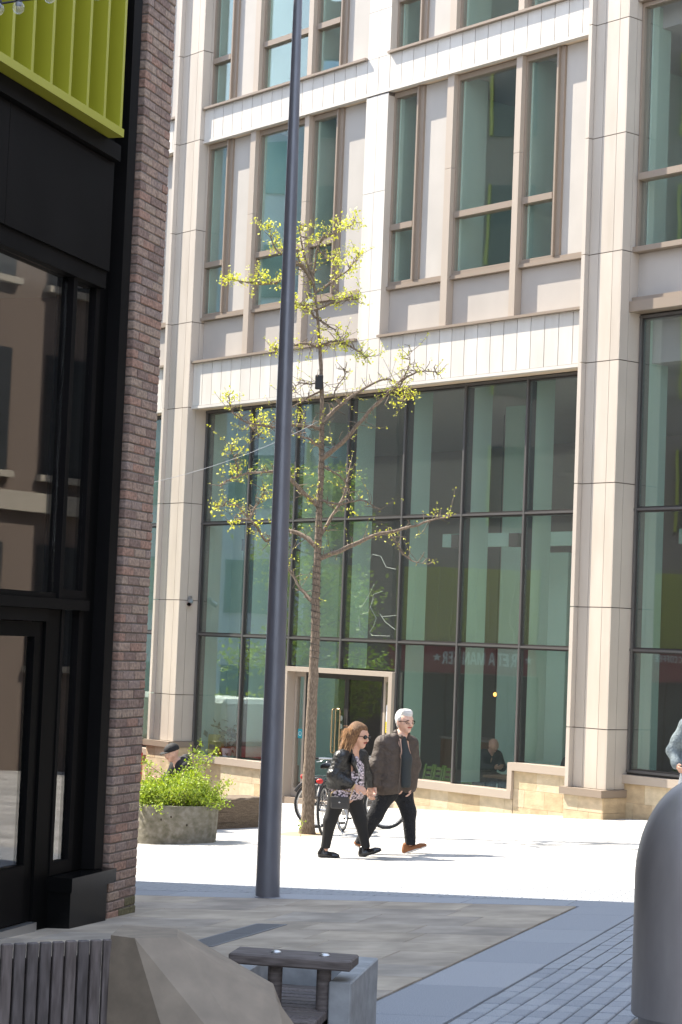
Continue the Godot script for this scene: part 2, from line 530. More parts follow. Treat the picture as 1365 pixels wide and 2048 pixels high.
	for k in 5:
		var t: Array = [[0.45, 0.38, 0.295], [0.48, 0.405, 0.31], [0.42, 0.36, 0.29], [0.49, 0.41, 0.31], [0.44, 0.385, 0.315]][k]
		var m := mat("york%d" % k, lin(t[0], t[1], t[2]), 0.85)
		grain(m, blotch, Vector3(0.5, 0.5, 0.5))
		m.uv1_offset = Vector3(k * 0.3, 0, k * 0.7)
		relief(m, rough_h, 0.15)
	for k in 4:
		var t: Array = [[0.40, 0.42, 0.45], [0.43, 0.45, 0.475], [0.37, 0.39, 0.42], [0.45, 0.465, 0.49]][k]
		relief(grain(mat("granite%d" % k, lin(t[0], t[1], t[2]), 0.75), speck, Vector3(0.9, 0.9, 0.9)), rough_h, 0.1)
	relief(grain(mat("plaza", lin(0.50, 0.485, 0.46), 0.85), blotch, Vector3(0.35, 0.35, 0.35)), rough_h, 0.1)
	grain(mat("sand_joint", lin(0.19, 0.185, 0.185), 0.98), fine, Vector3(2, 2, 2))
	grain(mat("plaza_joint", lin(0.36, 0.35, 0.33), 0.95), fine, Vector3(2, 2, 2))
	grain(mat("far_ground", lin(0.30, 0.29, 0.28), 0.9), blotch, Vector3(0.2, 0.2, 0.2))
	var st := mat("bin_steel", lin(0.44, 0.405, 0.385), 0.46, 0.6)
	grain(st, ntex(0.015, grey(0.78), grey(1.0), 256, 5), Vector3(1.2, 0.25, 1.2))
	for k in 3:
		var t: Array = [[0.155, 0.13, 0.125], [0.185, 0.155, 0.145], [0.13, 0.112, 0.108]][k]
		var m := mat("slat%d" % k, lin(t[0], t[1], t[2]), 0.8)
		grain(m, wood_t, Vector3(3.0, 0.35, 3.0))
		m.uv1_offset = Vector3(k * 0.4, k * 0.3, 0.1)
	grain(mat("plank", lin(0.17, 0.145, 0.135), 0.8), wood_t, Vector3(0.4, 3.0, 3.0))
	relief(grain(mat("seat_stone", lin(0.27, 0.215, 0.155), 0.75), fine, Vector3(1.5, 1.5, 1.5)), rough_h, 0.08)
	relief(grain(mat("seat_stone_grey", lin(0.33, 0.34, 0.34), 0.8), fine, Vector3(1.5, 1.5, 1.5)), rough_h, 0.08)
	var bark_t := ntex(0.05, Color(0.55, 0.52, 0.5), Color(1, 1, 1), 256, 5, FastNoiseLite.TYPE_SIMPLEX, 31)
	relief(grain(mat("bark", lin(0.33, 0.265, 0.20), 0.95), bark_t, Vector3(4, 0.9, 4)), bark_t, 1.6)
	var lf := mat("young_leaf", Color(1, 1, 1), 0.6)
	lf.vertex_color_use_as_albedo = true
	lf.backlight_enabled = true
	lf.backlight = Color(0.8, 0.8, 0.4)
	relief(grain(mat("concrete", lin(0.31, 0.285, 0.24), 0.9), ntex(0.018, Color(0.62, 0.62, 0.55), Color(1, 1, 1), 512, 6, FastNoiseLite.TYPE_SIMPLEX, 41), Vector3(0.9, 0.9, 0.9)), rough_h, 0.4)
	mat("soil", lin(0.05, 0.037, 0.027), 1.0)  # planter soil; also painted as shade under the drain bars
	relief(grain(mat("old_timber", lin(0.21, 0.16, 0.11), 0.9), wood_t, Vector3(0.5, 3.0, 3.0)), wood_t, 0.8)
	mat("rubber", lin(0.02, 0.02, 0.02), 0.8)
	mat("chrome", lin(0.5, 0.5, 0.5), 0.3, 0.9)
	mat("bike_paint", lin(0.03, 0.03, 0.033), 0.4, 0.2)
	mat("red_plastic", lin(0.5, 0.02, 0.015), 0.4)
	mat("skin", lin(0.52, 0.30, 0.21), 0.55)
	mat("skin_pale", lin(0.58, 0.36, 0.27), 0.55)
	var hair_t := ntex(0.06, Color(0.35, 0.33, 0.3), Color(1, 1, 1), 256, 3, FastNoiseLite.TYPE_SIMPLEX, 81)
	relief(grain(mat("hair_brown", lin(0.38, 0.20, 0.09), 0.75), hair_t, Vector3(7, 1.2, 7), false), hair_t, 1.5)
	relief(grain(mat("hair_white", lin(0.74, 0.72, 0.69), 0.6), ntex(0.06, grey(0.86), grey(1.0), 256, 3, FastNoiseLite.TYPE_SIMPLEX, 83), Vector3(8, 2.5, 8), false), hair_t, 1.2)
	mat("lip", lin(0.30, 0.06, 0.05), 0.5)
	mat("eye_dark", lin(0.02, 0.015, 0.012), 0.2)
	var cl := mat("black_cloth", lin(0.006, 0.006, 0.0065), 0.8)
	cl.rim_enabled = true
	cl.rim = 0.04
	var le := mat("black_jacket", lin(0.020, 0.020, 0.019), 0.42)
	relief(grain(le, ntex(0.03, grey(0.7), grey(1.0), 256, 4), Vector3(3, 3, 3), false), ntex(0.02, grey(0), grey(1), 256, 3, FastNoiseLite.TYPE_SIMPLEX, 51), 1.4)
	var bj := mat("brown_jacket", lin(0.075, 0.055, 0.042), 0.75)
	relief(grain(bj, ntex(0.02, grey(0.75), grey(1.0), 256, 4), Vector3(2, 2, 2), false), ntex(0.018, grey(0), grey(1), 256, 3, FastNoiseLite.TYPE_SIMPLEX, 53), 1.6)
	var dn := mat("dark_denim", lin(0.010, 0.011, 0.014), 0.9)
	relief(grain(dn, ntex(0.02, grey(0.7), grey(1.0), 256, 4), Vector3(3, 3, 3), false), ntex(0.03, grey(0), grey(1), 256, 3, FastNoiseLite.TYPE_SIMPLEX, 54), 1.0)
	var print_t := ntex(0.045, Color(0.03, 0.025, 0.03), Color(0.92, 0.86, 0.88), 256, 1, FastNoiseLite.TYPE_CELLULAR, 61)
	var gr := Gradient.new()
	gr.offsets = PackedFloat32Array([0.0, 0.36, 0.44, 1.0])
	gr.colors = PackedColorArray([Color(0.9, 0.85, 0.87), Color(0.8, 0.74, 0.77), Color(0.05, 0.04, 0.05), Color(0.03, 0.03, 0.03)])
	print_t.color_ramp = gr
	grain(mat("print_cloth", Color(1, 1, 1), 0.7), print_t, Vector3(3.2, 3.2, 3.2), false)
	mat("teal_shirt", lin(0.022, 0.028, 0.03), 0.8)
	mat("tan_suede", lin(0.22, 0.085, 0.03), 0.85)
	mat("white_rubber", lin(0.6, 0.58, 0.54), 0.7)
	mat("black_leather", lin(0.012, 0.012, 0.012), 0.25)
	mat("bag_leather", lin(0.030, 0.030, 0.031), 0.4)
	var dj := mat("light_denim", lin(0.21, 0.255, 0.27), 0.85)
	relief(grain(dj, ntex(0.03, grey(0.75), grey(1.0), 256, 4), Vector3(3, 3, 3), false), ntex(0.03, grey(0), grey(1), 256, 3, FastNoiseLite.TYPE_SIMPLEX, 57), 1.0)
	mat("green_plastic", lin(0.16, 0.26, 0.05), 0.5)
	mat("white_paint", lin(0.75, 0.75, 0.74), 0.5)
	mat("yellow_print", lin(0.72, 0.58, 0.02), 0.5)
	mat("blue_print", lin(0.02, 0.28, 0.33), 0.5)
	mat("brass", lin(0.42, 0.32, 0.18), 0.3, 0.8)
	mat("sign_red", lin(0.20, 0.014, 0.022), 0.5)
	mat("sign_white", lin(0.50, 0.49, 0.47), 0.6)
	mat("pale_render", lin(0.42, 0.50, 0.58), 0.8)
	mat("teal_window", lin(0.10, 0.24, 0.26), 0.15, 0.4)
	mat("window_dark", lin(0.025, 0.028, 0.03), 0.35)
	mat("painted_sky", lin(0.30, 0.40, 0.52), 0.05, 0.7)  # blue sky reflection put into the colour of the pane
	mat("far_brick", lin(0.21, 0.16, 0.14), 0.95)
	mat("beige_render", lin(0.13, 0.10, 0.08), 0.9)
	mat("shop_plaster", lin(0.30, 0.27, 0.22), 0.9)
	mat("bulb_glass", lin(0.9, 0.9, 0.9), 0.02)
	M["bulb_glass"].albedo_color.a = 0.12
	M["bulb_glass"].transparency = BaseMaterial3D.TRANSPARENCY_ALPHA
	mat("cable_black", lin(0.015, 0.015, 0.015), 0.6)
	mat("cable_white", lin(0.4, 0.4, 0.4), 0.5)
	mat("grate_iron", lin(0.17, 0.175, 0.185), 0.55, 0.3)
	relief(grain(mat("mossy_brick", lin(0.17, 0.16, 0.085), 0.95), bt, Vector3(1.7, 1.7, 1.7)), rough_h, 0.6)
	mat("dry_soil", lin(0.34, 0.25, 0.15), 1.0)
	mat("hair_blond", lin(0.46, 0.26, 0.12), 0.7)
	mat("dark_suit", lin(0.02, 0.021, 0.026), 0.8)
	grain(mat("speckled_cloth", Color(1, 1, 1), 0.8), ntex(0.3, Color(0.03, 0.05, 0.09), Color(0.8, 0.82, 0.85), 256, 1, FastNoiseLite.TYPE_SIMPLEX, 71), Vector3(2, 2, 2), false)
	var wbulb := mat("warm_bulb", Color(1.0, 0.8, 0.5), 0.4)
	wbulb.emission_enabled = true
	wbulb.emission = Color(1.0, 0.66, 0.3)
	wbulb.emission_energy_multiplier = 2.0
	mat("moss", lin(0.06, 0.07, 0.025), 1.0)

# ---------- ground
const C2 := Vector3(-1.530, -0.754, -16.305)
const TURN2 := 1.26449   # the brick building's street front runs away from the camera at this turn

func paving_frame() -> Transform3D:
	var n := Vector3(-GX, 1, -GZ).normalized()
	var u := Vector3(0.3015, 0, -0.9535)
	u = (u - n * u.dot(n)).normalized()
	return Transform3D(Basis(u, n, u.cross(n)), Vector3(C2.x, gy(C2.x, C2.z), C2.z))

func slab_mesh(sx: float, sz: float, h: float, b: float) -> ArrayMesh:
	var key := "slab%.3f/%.3f" % [sx, sz]
	if not box_cache.has(key):
		var a := Acc.new()
		a.bevel(-sx / 2, sx / 2, -0.05, h, -sz / 2, sz / 2, b)
		box_cache[key] = a.mesh()
	return box_cache[key]

func ground() -> void:
	var a := Acc.new()
	var e := 260.0
	var q := func(x: float, z: float) -> Vector3: return Vector3(x, gy(x, z) - 0.03, z)
	a.quad(q.call(-e, -e), q.call(e, -e), q.call(e, e), q.call(-e, e), Vector3.UP)
	mi(self, "ground", a.mesh(), M.far_ground).set_meta("kind", "structure")
	var F := paving_frame()
	# the flagstones in front of the brick building: a bed of jointing sand with every slab laid on it
	var flags := mi(self, "flagstone_pavement", BoxMesh.new(), M.sand_joint)
	flags.set_meta("kind", "structure")
	(flags.mesh as BoxMesh).size = Vector3(13.2, 0.05, 4.05)
	flags.transform = F * Transform3D(Basis(), Vector3(-5.0, -0.034, 1.30))
	var u := 1.50
	var row := 0
	while u > -11.2:
		var d: float = [0.62, 0.50, 0.74, 0.58][row % 4]
		var nn := -0.70 + 0.4 * float(row % 3)
		if row % 3: slab_piece(flags, u - d / 2, -0.7 + 0.2 * (row % 3), d, 0.4 * (row % 3))
		while nn < 3.29:
			var w := minf([0.92, 0.74, 1.12, 0.83][rng.randi() % 4], 3.31 - nn)
			if 3.31 - nn - w < 0.25: w = 3.31 - nn
			slab_piece(flags, u - d / 2, nn + w / 2, d, w)
			nn += w
		u -= d
		row += 1
	# a broad granite edging beside the flags
	var edge := mi(self, "granite_edging", BoxMesh.new(), M.sand_joint)
	edge.set_meta("kind", "structure")
	(edge.mesh as BoxMesh).size = Vector3(13.6, 0.05, 0.56)
	edge.transform = F * Transform3D(Basis(), Vector3(-4.8, -0.034, 3.61))
	u = 2.0
	while u > -11.4:
		var l := 0.9 + 0.3 * (rng.randi() % 2)
		var o := mi(edge, "slab", slab_mesh(l - 0.006, 0.546, 0.012, 0.004), M["granite%d" % (rng.randi() % 4)])
		o.position = Vector3(u - l / 2 + 4.8, 0.024, 0.0)
		u -= l
	# granite setts in running courses
	var setts := mi(self, "sett_paving", BoxMesh.new(), M.sand_joint)
	setts.set_meta("kind", "structure")
	(setts.mesh as BoxMesh).size = Vector3(13.6, 0.05, 7.0)
	setts.transform = F * Transform3D(Basis(), Vector3(-4.8, -0.034, 7.40))
	var inv := F.affine_inverse()
	var spots := []
	var n2 := 3.90 + 0.055
	var c := 0
	while n2 < 9.5:
		var p := 2.0 - 0.11 * (c % 2) - rng.randf() * 0.05
		while p > -8.0:
			var l := 0.18 + rng.randf() * 0.09
			var w := F * Vector3(p - l / 2, 0, n2)
			var px := 682.5 + 4000.0 * w.x / -w.z
			if w.z < -9.2 and px > 400 and px < 1800:
				spots.append([w.z, p - l / 2, n2, snappedf(l, 0.03)])
			p -= snappedf(l, 0.03)
		n2 += 0.11
		c += 1
	spots.sort_custom(func(x, y): return x[0] > y[0])
	var rest := Acc.new()
	for k in spots.size():
		var s: Array = spots[k]
		var lift := rng.randf() * 0.003
		if k < 300:
			var o := mi(setts, "sett", slab_mesh(s[3] - 0.012, 0.099, 0.010, 0.006), M["granite%d" % (rng.randi() % 4)])
			o.position = Vector3(s[1] + 4.8, 0.025 + lift, s[2] - 7.40)
		else:
			rest.box(s[1] + 4.8 - s[3] / 2 + 0.006, s[1] + 4.8 + s[3] / 2 - 0.006, 0.0, 0.035 + lift, s[2] - 7.40 - 0.049, s[2] - 7.40 + 0.049)
	stuff(mi(setts, "distant_setts", rest.mesh(), M.granite1))
	# the sunny square: a belt of setts at the edge of the flags, then paving slabs as far as the office building
	var square := mi(self, "square_paving", BoxMesh.new(), M.plaza_joint)
	square.set_meta("kind", "structure")
	(square.mesh as BoxMesh).size = Vector3(46.0, 0.05, 60.0)
	square.transform = F * Transform3D(Basis(), Vector3(25.0, -0.034, 8.0))
	var belt := Acc.new()
	var sl := Acc.new()
	var k2 := 0
	var bu := 2.03
	while bu < 3.3:
		var z0 := -1.6 - 0.1 * (k2 % 2)
		while z0 < 8.5:
			belt.box(bu - 25.0 + 0.005, bu - 25.0 + 0.105, 0.0, 0.036, z0 - 8.0 + 0.004, z0 - 8.0 + 0.196)
			z0 += 0.2
		bu += 0.11
		k2 += 1
	while bu < 31.0:
		var z0 := -7.0 - 0.3 * (k2 % 2)
		while z0 < 20.0:
			sl.box(bu - 25.0 + 0.004, bu - 25.0 + 0.396, 0.0, 0.036, z0 - 8.0 + 0.004, z0 - 8.0 + 0.596)
			z0 += 0.6
		bu += 0.4
		k2 += 1
	stuff(mi(square, "sett_belt", belt.mesh(), M.granite1))
	stuff(mi(square, "slabs", sl.mesh(), M.plaza))
	# kerb strip between flags and belt
	var strip := mi(self, "granite_strip", BoxMesh.new(), M.sand_joint)
	strip.set_meta("kind", "structure")
	(strip.mesh as BoxMesh).size = Vector3(0.50, 0.05, 4.6)
	strip.transform = F * Transform3D(Basis(), Vector3(1.76, -0.0335, 1.0))
	var zz := -1.28
	while zz < 3.25:
		var o := mi(strip, "slab", slab_mesh(0.49, 0.894, 0.012, 0.004), M["granite%d" % (rng.randi() % 4)])
		o.position = Vector3(0, 0.0245, zz + 0.45 - 1.0)
		zz += 0.9

func slab_piece(flags: Node3D, u: float, n: float, d: float, w: float) -> void:
	if w < 0.05: return
	var o := mi(flags, "slab", slab_mesh(d - 0.006, snappedf(w, 0.01) - 0.006, 0.012, 0.004), M["york%d" % (rng.randi() % 5)])
	o.position = Vector3(u + 5.0, 0.024 + rng.randf() * 0.002, n - 1.30)

# ---------- the pale office building
const O1 := Vector3(0.209, 0.0, -37.5)
var OB: Node3D
const YSEG := [-0.70, 0.25, 2.18, 4.17, 6.14, 7.91, 9.83, 11.72, 13.6, 15.5, 17.4]

func fg(s: float) -> float:   # ground height along the office front
	return gy(O1.x + 0.6355 * s, O1.z + 0.772 * s)

func office_building() -> void:
	OB = thing("office_building", O1, "pale clad office building with tall green glass bays and bronze frames", "building", deg_to_rad(-50.54))
	column(6.30)
	column(-5.60)
	column(-17.50)
	spandrel(-4.80, 6.295, 6.11, 7.05)
	spandrel(-4.80, 6.295, 11.65, 12.35)
	spandrel(-16.70, -5.605, 6.11, 7.05)
	spandrel(-16.70, -5.605, 11.65, 12.35)
	for b in [[-4.80, 7.05], [1.06, 7.05], [-4.80, 12.35], [1.06, 12.35], [-10.84, 7.05], [-10.84, 12.35]]:
		window_group(b[0], b[1])
	for y0 in [7.10, 12.40]:
		for x0 in [0.43, -11.47]:
			pier(x0, y0)
	ground_floor(-4.80, 6.295, [-3.23, -1.73, -0.15, 1.46, 3.05, 4.60, 5.90])
	ground_floor(-16.70, -5.605, [-15.1, -13.5, -11.9, -10.3, -8.7, -7.1])
	right_bay()
	plinth()
	entrance()
	inside()

func column(s0: float) -> void:
	var gb := fg(s0) - 0.12
	var core := box(OB, "column", M.joint, s0 + 0.02, s0 + 0.775, -0.75, 17.4, -0.4, 0.485)
	for k in YSEG.size() - 1:
		var y0: float = YSEG[k] + 0.007
		var y1: float = YSEG[k + 1] - 0.007
		sub(core, "fin", M.column_clad, s0, s0 + 0.078, y0, y1, 0.10, 0.60)
		for e in [[0.084, 0.287], [0.295, 0.597], [0.605, 0.782]]:
			sub(core, "cladding_panel", M["column_clad%d" % (rng.randi() % 3)], s0 + e[0], s0 + e[1], y0, y1, 0.44, 0.50)
		sub(core, "cladding_panel", M.column_clad, s0 + 0.785, s0 + 0.800, y0, y1, 0.305, 0.50)
		sub(core, "cladding_panel", M.column_clad, s0 + 0.785, s0 + 0.800, y0, y1, -0.05, 0.297)
	sub(core, "ledge", M.bronze, s0 - 0.06, s0 + 0.86, -0.815, -0.70, -0.2, 0.66)
	var base := box(OB, "column_base", M.stone_joint, s0 - 0.01, s0 + 0.83, gb, -0.815, -0.2, 0.585)
	var y := -0.82
	var r := 0
	while y > gb:
		var h := 0.24
		var yb := maxf(y - h, gb)
		var cuts: Array = [[0.0, 0.32, 0.84], [0.0, 0.55, 0.84]][r % 2]
		for k in 2:
			sub(base, "stone_block", M["stone%d" % (rng.randi() % 4)], s0 - 0.01 + cuts[k] + 0.003, s0 - 0.01 + cuts[k + 1] - 0.003, yb + 0.003, y - 0.003, 0.5, 0.60)
		sub(base, "stone_block", M["stone%d" % (rng.randi() % 4)], s0 + 0.80, s0 + 0.845, yb + 0.003, y - 0.003, -0.1, 0.597)
		y -= h
		r += 1

func spandrel(a: float, b: float, y0: float, y1: float) -> void:
	var core := box(OB, "spandrel", M.joint, a, b, y0 + 0.03, y1 - 0.002, -0.2, 0.385)
	var n := int(round((b - a) / 0.327))
	var w := (b - a) / n
	for k in n:
		sub(core, "cladding_panel", M["cladding%d" % (rng.randi() % 3)], a + k * w + 0.007, a + (k + 1) * w - 0.007, y0 + 0.062, y1 - 0.003, 0.37, 0.40)
	sub(core, "lip", M.cladding, a, b, y0, y0 + 0.055, 0.30, 0.412)
	sub(core, "soffit", M.soffit, a, b, y0 + 0.008, y0 + 0.05, 0.0, 0.298)

func window_group(x0: float, y0: float) -> void:
	# three tall windows with two posts between and two blank panels, above a bronze sill; on the lower floor also a row of low panels
	var low := y0 < 10.0
	var b0 := 1.012 if low else 0.05
	var w := 5.23 if x0 > -6.0 else 5.235
	box(OB, "sill", M.bronze, x0 + 0.003, x0 + w - 0.003, y0, y0 + 0.045, 0.05, 0.475)
	var back := box(OB, "blank_panel", M.panel, x0 + 0.83, x0 + 1.56, y0 + b0 + 0.008, y0 + 4.599, 0.12, 0.20)
	back = box(OB, "blank_panel", M.panel, x0 + 4.38, x0 + w - 0.005, y0 + b0 + 0.008, y0 + 4.599, 0.12, 0.20)
	for e in [[0.0, 1.56], [1.73, 3.31], [3.45, w - 0.005]]:
		if not low: continue
		box(OB, "low_panel", M.low_panel, x0 + e[0] + 0.005, x0 + e[1], y0 + 0.047, y0 + 0.895, 0.10, 0.19)
		var a := Acc.new()
		a.box(-(e[1] - e[0]) / 2 + 0.005, (e[1] - e[0]) / 2, -0.06, 0.0, -0.15, 0.10)
		a.box(-(e[1] - e[0]) / 2 + 0.005, (e[1] - e[0]) / 2, 0.002, 0.05, -0.15, 0.06)
		var tr := mi(OB, "window_sill", a.mesh(), M.bronze)
		tr.position = Vector3(x0 + (e[0] + e[1]) / 2, y0 + 0.96, 0.19)
	for p in [[1.56, 1.73], [3.31, 3.45]]:
		var po := box(OB, "post", M.bronze_light, x0 + p[0], x0 + p[1], y0 + 0.046, y0 + 2.90, -0.05, 0.345)
		sub(po, "upper_length", M.bronze_light, x0 + p[0], x0 + p[1], y0 + 2.906, y0 + 4.598, -0.05, 0.345)
	for g in [[0.0, 0.69, 0.83], [1.73, 3.31, 0.0], [3.45, 4.24, 4.38]]:
		var a := Acc.new()
		var gx0: float = x0 + g[0]
		var gx1: float = x0 + g[1]
		var cx := (gx0 + gx1) / 2
		var cy := y0 + 2.80
		var top := y0 + 4.595 - cy
		var bot := y0 + b0 - cy
		a.box(gx0 - cx, gx0 - cx + 0.045, bot, top, 0.08, 0.25)
		a.box(gx1 - cx - 0.045, gx1 - cx, bot, top, 0.08, 0.25)
		a.box(gx0 - cx + 0.045, gx1 - cx - 0.045, top - 0.10, top, 0.08, 0.25)
		a.box(gx0 - cx + 0.045, gx1 - cx - 0.045, bot, bot + 0.03, 0.08, 0.25)
		var ty := y0 + (2.06 if low else 1.05) - cy
		a.box(gx0 - cx + 0.045, gx1 - cx - 0.045, ty - 0.055, ty + 0.055, 0.08, 0.275)
		var fr := mi(OB, "window", a.mesh(), M.bronze)
		fr.position = Vector3(cx, cy, 0)
		for q in [[bot + 0.03, ty - 0.055], [ty + 0.055, top - 0.10]]:
			pane(fr, M.glass, gx0 - cx + 0.045, gx1 - cx - 0.045, q[0], q[1], 0.20)
		if g[2] > 0.0:
			var f2 := Acc.new()
			var hh := (4.595 - b0) / 2 - 0.002
			f2.box(-0.07, -0.03, -hh, hh, -0.1, 0.13)
			f2.box(-0.028, 0.07, -hh, hh, -0.1, 0.08)
			var mu := mi(OB, "side_frame", f2.mesh(), M.bronze)
			mu.position = Vector3(x0 + (g[1] + g[2]) / 2, y0 + (4.595 + b0) / 2, 0.17)
		box(OB, "window_reveal", M.inner_tinted, gx0 + 0.046, gx0 + 0.08, y0 + b0, y0 + 4.6, -0.42, 0.14)

func pier(x0: float, y0: float) -> void:
	var h := 4.54
	var core := box(OB, "pier", M.joint, x0 + 0.002, x0 + 0.628, y0 - 0.05, y0 + h - 0.002, -0.2, 0.385)
	for e in [[0.0, 0.90], [0.90, 2.75], [2.75, h + 0.042]]:
		for q in [[0.003, 0.315], [0.323, 0.627]]:
			sub(core, "cladding_panel", M["cladding%d" % (rng.randi() % 3)], x0 + q[0], x0 + q[1], y0 - 0.05 + e[0] + 0.004, y0 - 0.05 + e[1] - 0.004, 0.37, 0.40)
	sub(core, "reveal", M.column_clad, x0 + 0.629, x0 + 0.632, y0 - 0.004, y0 + h - 0.06, 0.10, 0.398)

func bar_mesh(sx: float, sy: float, z0: float, z1: float) -> ArrayMesh:
	var a := Acc.new()
	a.box(-sx / 2, sx / 2, -sy / 2, sy / 2, z0, z1)
	return a.mesh()

func mullion(s: float, y0: float, y1: float) -> void:
	var m := box(OB, "mullion", M.mullion, s - 0.04, s + 0.04, y0, y1, -0.14, 0.022)
	sub(m, "cap", M.mullion_cap, s - 0.020, s + 0.020, y0, y1, 0.0225, 0.05)

func transom(a: float, b: float, y: float) -> void:
	var m := box(OB, "transom", M.mullion, a, b, y - 0.045, y + 0.045, -0.12, 0.018)
	sub(m, "cap", M.mullion_cap, a, b, y - 0.018, y + 0.018, 0.0185, 0.046)

func ground_floor(a: float, b: float, ms: Array) -> void:
	var main := a > -6.0
	var xs := [a]
	xs.append_array(ms)
	xs.append(b)
	for s in ms:
		var low := -0.93
		if main and absf(s + 0.15) < 0.1: low = 0.95
		mullion(s, low, 6.11)
	mullion(a + 0.04, -0.93, 6.11)
	mullion(b - 0.04, -0.44, 6.11)
	for y in [1.50, 3.77]:
		transom(a, b, y)
	transom(a, b, 6.08)
	for k in xs.size() - 1:
		var p: float = xs[k] + 0.04
		var q: float = xs[k + 1] - 0.04
		var bot := -0.90
		if main and p > 4.5: bot = -0.42
		if main and p > -1.8 and p < 1.4: bot = 0.98
		for r in [[bot, 1.455], [1.545, 3.725], [3.815, 6.035]]:
			pane(OB, M.glass_dusty if r[0] > 1.5 else M.glass, p, q, r[0], r[1], 0.0)
		if k > 0:
			box(OB, "inner_fin", M.inner_tinted, xs[k] - 0.03, xs[k] + 0.03, bot, 6.2, -0.60, -0.15)
	box(OB, "inner_fin", M.inner_tinted, a - 0.03, a + 0.06, -1.2, 6.2, -0.75, -0.15)

func right_bay() -> void:
	for s in [7.14, 8.72, 10.3, 11.9]:
		mullion(s, -0.42, 6.9)
		box(OB, "inner_fin", M.inner_tinted, s - 0.03, s + 0.03, -0.42, 6.9, -0.60, -0.15)
	for y in [1.52, 3.77, 6.88, -0.40]:
		transom(7.10, 12.0, y)
	for k in 3:
		var p := 7.18 + 1.58 * k
		for r in [[-0.355, 1.475], [1.565, 3.725], [3.815, 6.835]]:
			pane(OB, M.glass, p, p + 1.50, r[0], r[1], 0.0)
	box(OB, "bronze_beam", M.bronze, 7.101, 12.0, 6.93, 7.10, -0.2, 0.30)
	box(OB, "bronze_beam", M.bronze, 7.101, 12.0, 7.105, 7.17, -0.2, 0.24)
	box(OB, "low_panel", M.low_panel, 7.101, 12.0, 7.175, 7.90, 0.02, 0.10)
	box(OB, "window_sill", M.bronze, 7.101, 12.0, 7.905, 7.99, -0.1, 0.26)
	for k in 3:
		var p := 7.11 + 1.6 * k
		var a := Acc.new()
		a.box(-0.8, -0.755, -2.0, 2.0, -0.1, 0.06)
		a.box(0.755, 0.79, -2.0, 2.0, -0.1, 0.06)
		a.box(-0.755, 0.755, 1.93, 2.0, -0.1, 0.06)
		a.box(-0.755, 0.755, -0.92, -0.81, -0.1, 0.10)
		var fr := mi(OB, "window", a.mesh(), M.bronze)
		fr.position = Vector3(p + 0.8, 10.0, 0.14)
		pane(fr, M.glass, -0.755, 0.755, -2.0, -0.92, 0.0)
		pane(fr, M.glass, -0.755, 0.755, -0.81, 1.93, 0.0)
		box(OB, "window_reveal", M.inner_tinted, p + 0.046, p + 0.08, 8.0, 12.0, -0.42, 0.0)
	box(OB, "window_sill", M.bronze, 7.101, 12.0, 12.005, 12.10, -0.1, 0.30)
	box(OB, "low_panel", M.panel, 7.101, 12.0, 12.105, 13.2, 0.02, 0.12)
	box(OB, "upper_wall", M.cladding, 7.101, 12.0, 13.21, 17.4, -0.2, 0.2)
	box(OB, "side_wall", M.cladding, 12.0, 12.4, -1.6, 17.4, -8.0, 0.3)

func plinth() -> void:
	for e in [[-16.7, -5.62, -0.95], [-4.82, -1.76, -0.95], [1.46, 4.60, -0.93], [4.61, 6.30, -0.45], [7.10, 12.0, -0.46]]:
		var a: float = e[0]
		var b: float = e[1]
		var top: float = e[2]
		var gb := fg(a) - 0.12
		box(OB, "plinth_sill", M.bronze_light, a, b, top - 0.13, top + 0.005, -0.16, 0.13)
		var core := box(OB, "plinth", M.stone_joint, a + 0.002, b - 0.002, gb, top - 0.131, -0.2, 0.058)
		var y := top - 0.135
		var r := 0
		while y > gb + 0.02:
			var h := 0.30
			var yb := maxf(y - h, gb + 0.005)
			var x := a + 0.003
			var first := true
			while x < b - 0.01:
				var w := minf(0.38 + 0.22 * rng.randf(), b - 0.003 - x)
				if first and r % 2: w *= 0.5
				first = false
				if b - 0.003 - x - w < 0.12: w = b - 0.003 - x
				sub(core, "stone_block", M["stone%d" % (rng.randi() % 4)], x + 0.002, x + w - 0.002, yb + 0.002, y - 0.002, 0.0, 0.072 + rng.randf() * 0.002)
				x += w
			y -= h
			r += 1
	box(OB, "step_trim", M.bronze_light, 4.50, 4.609, -1.06, -0.451, -0.15, 0.125)

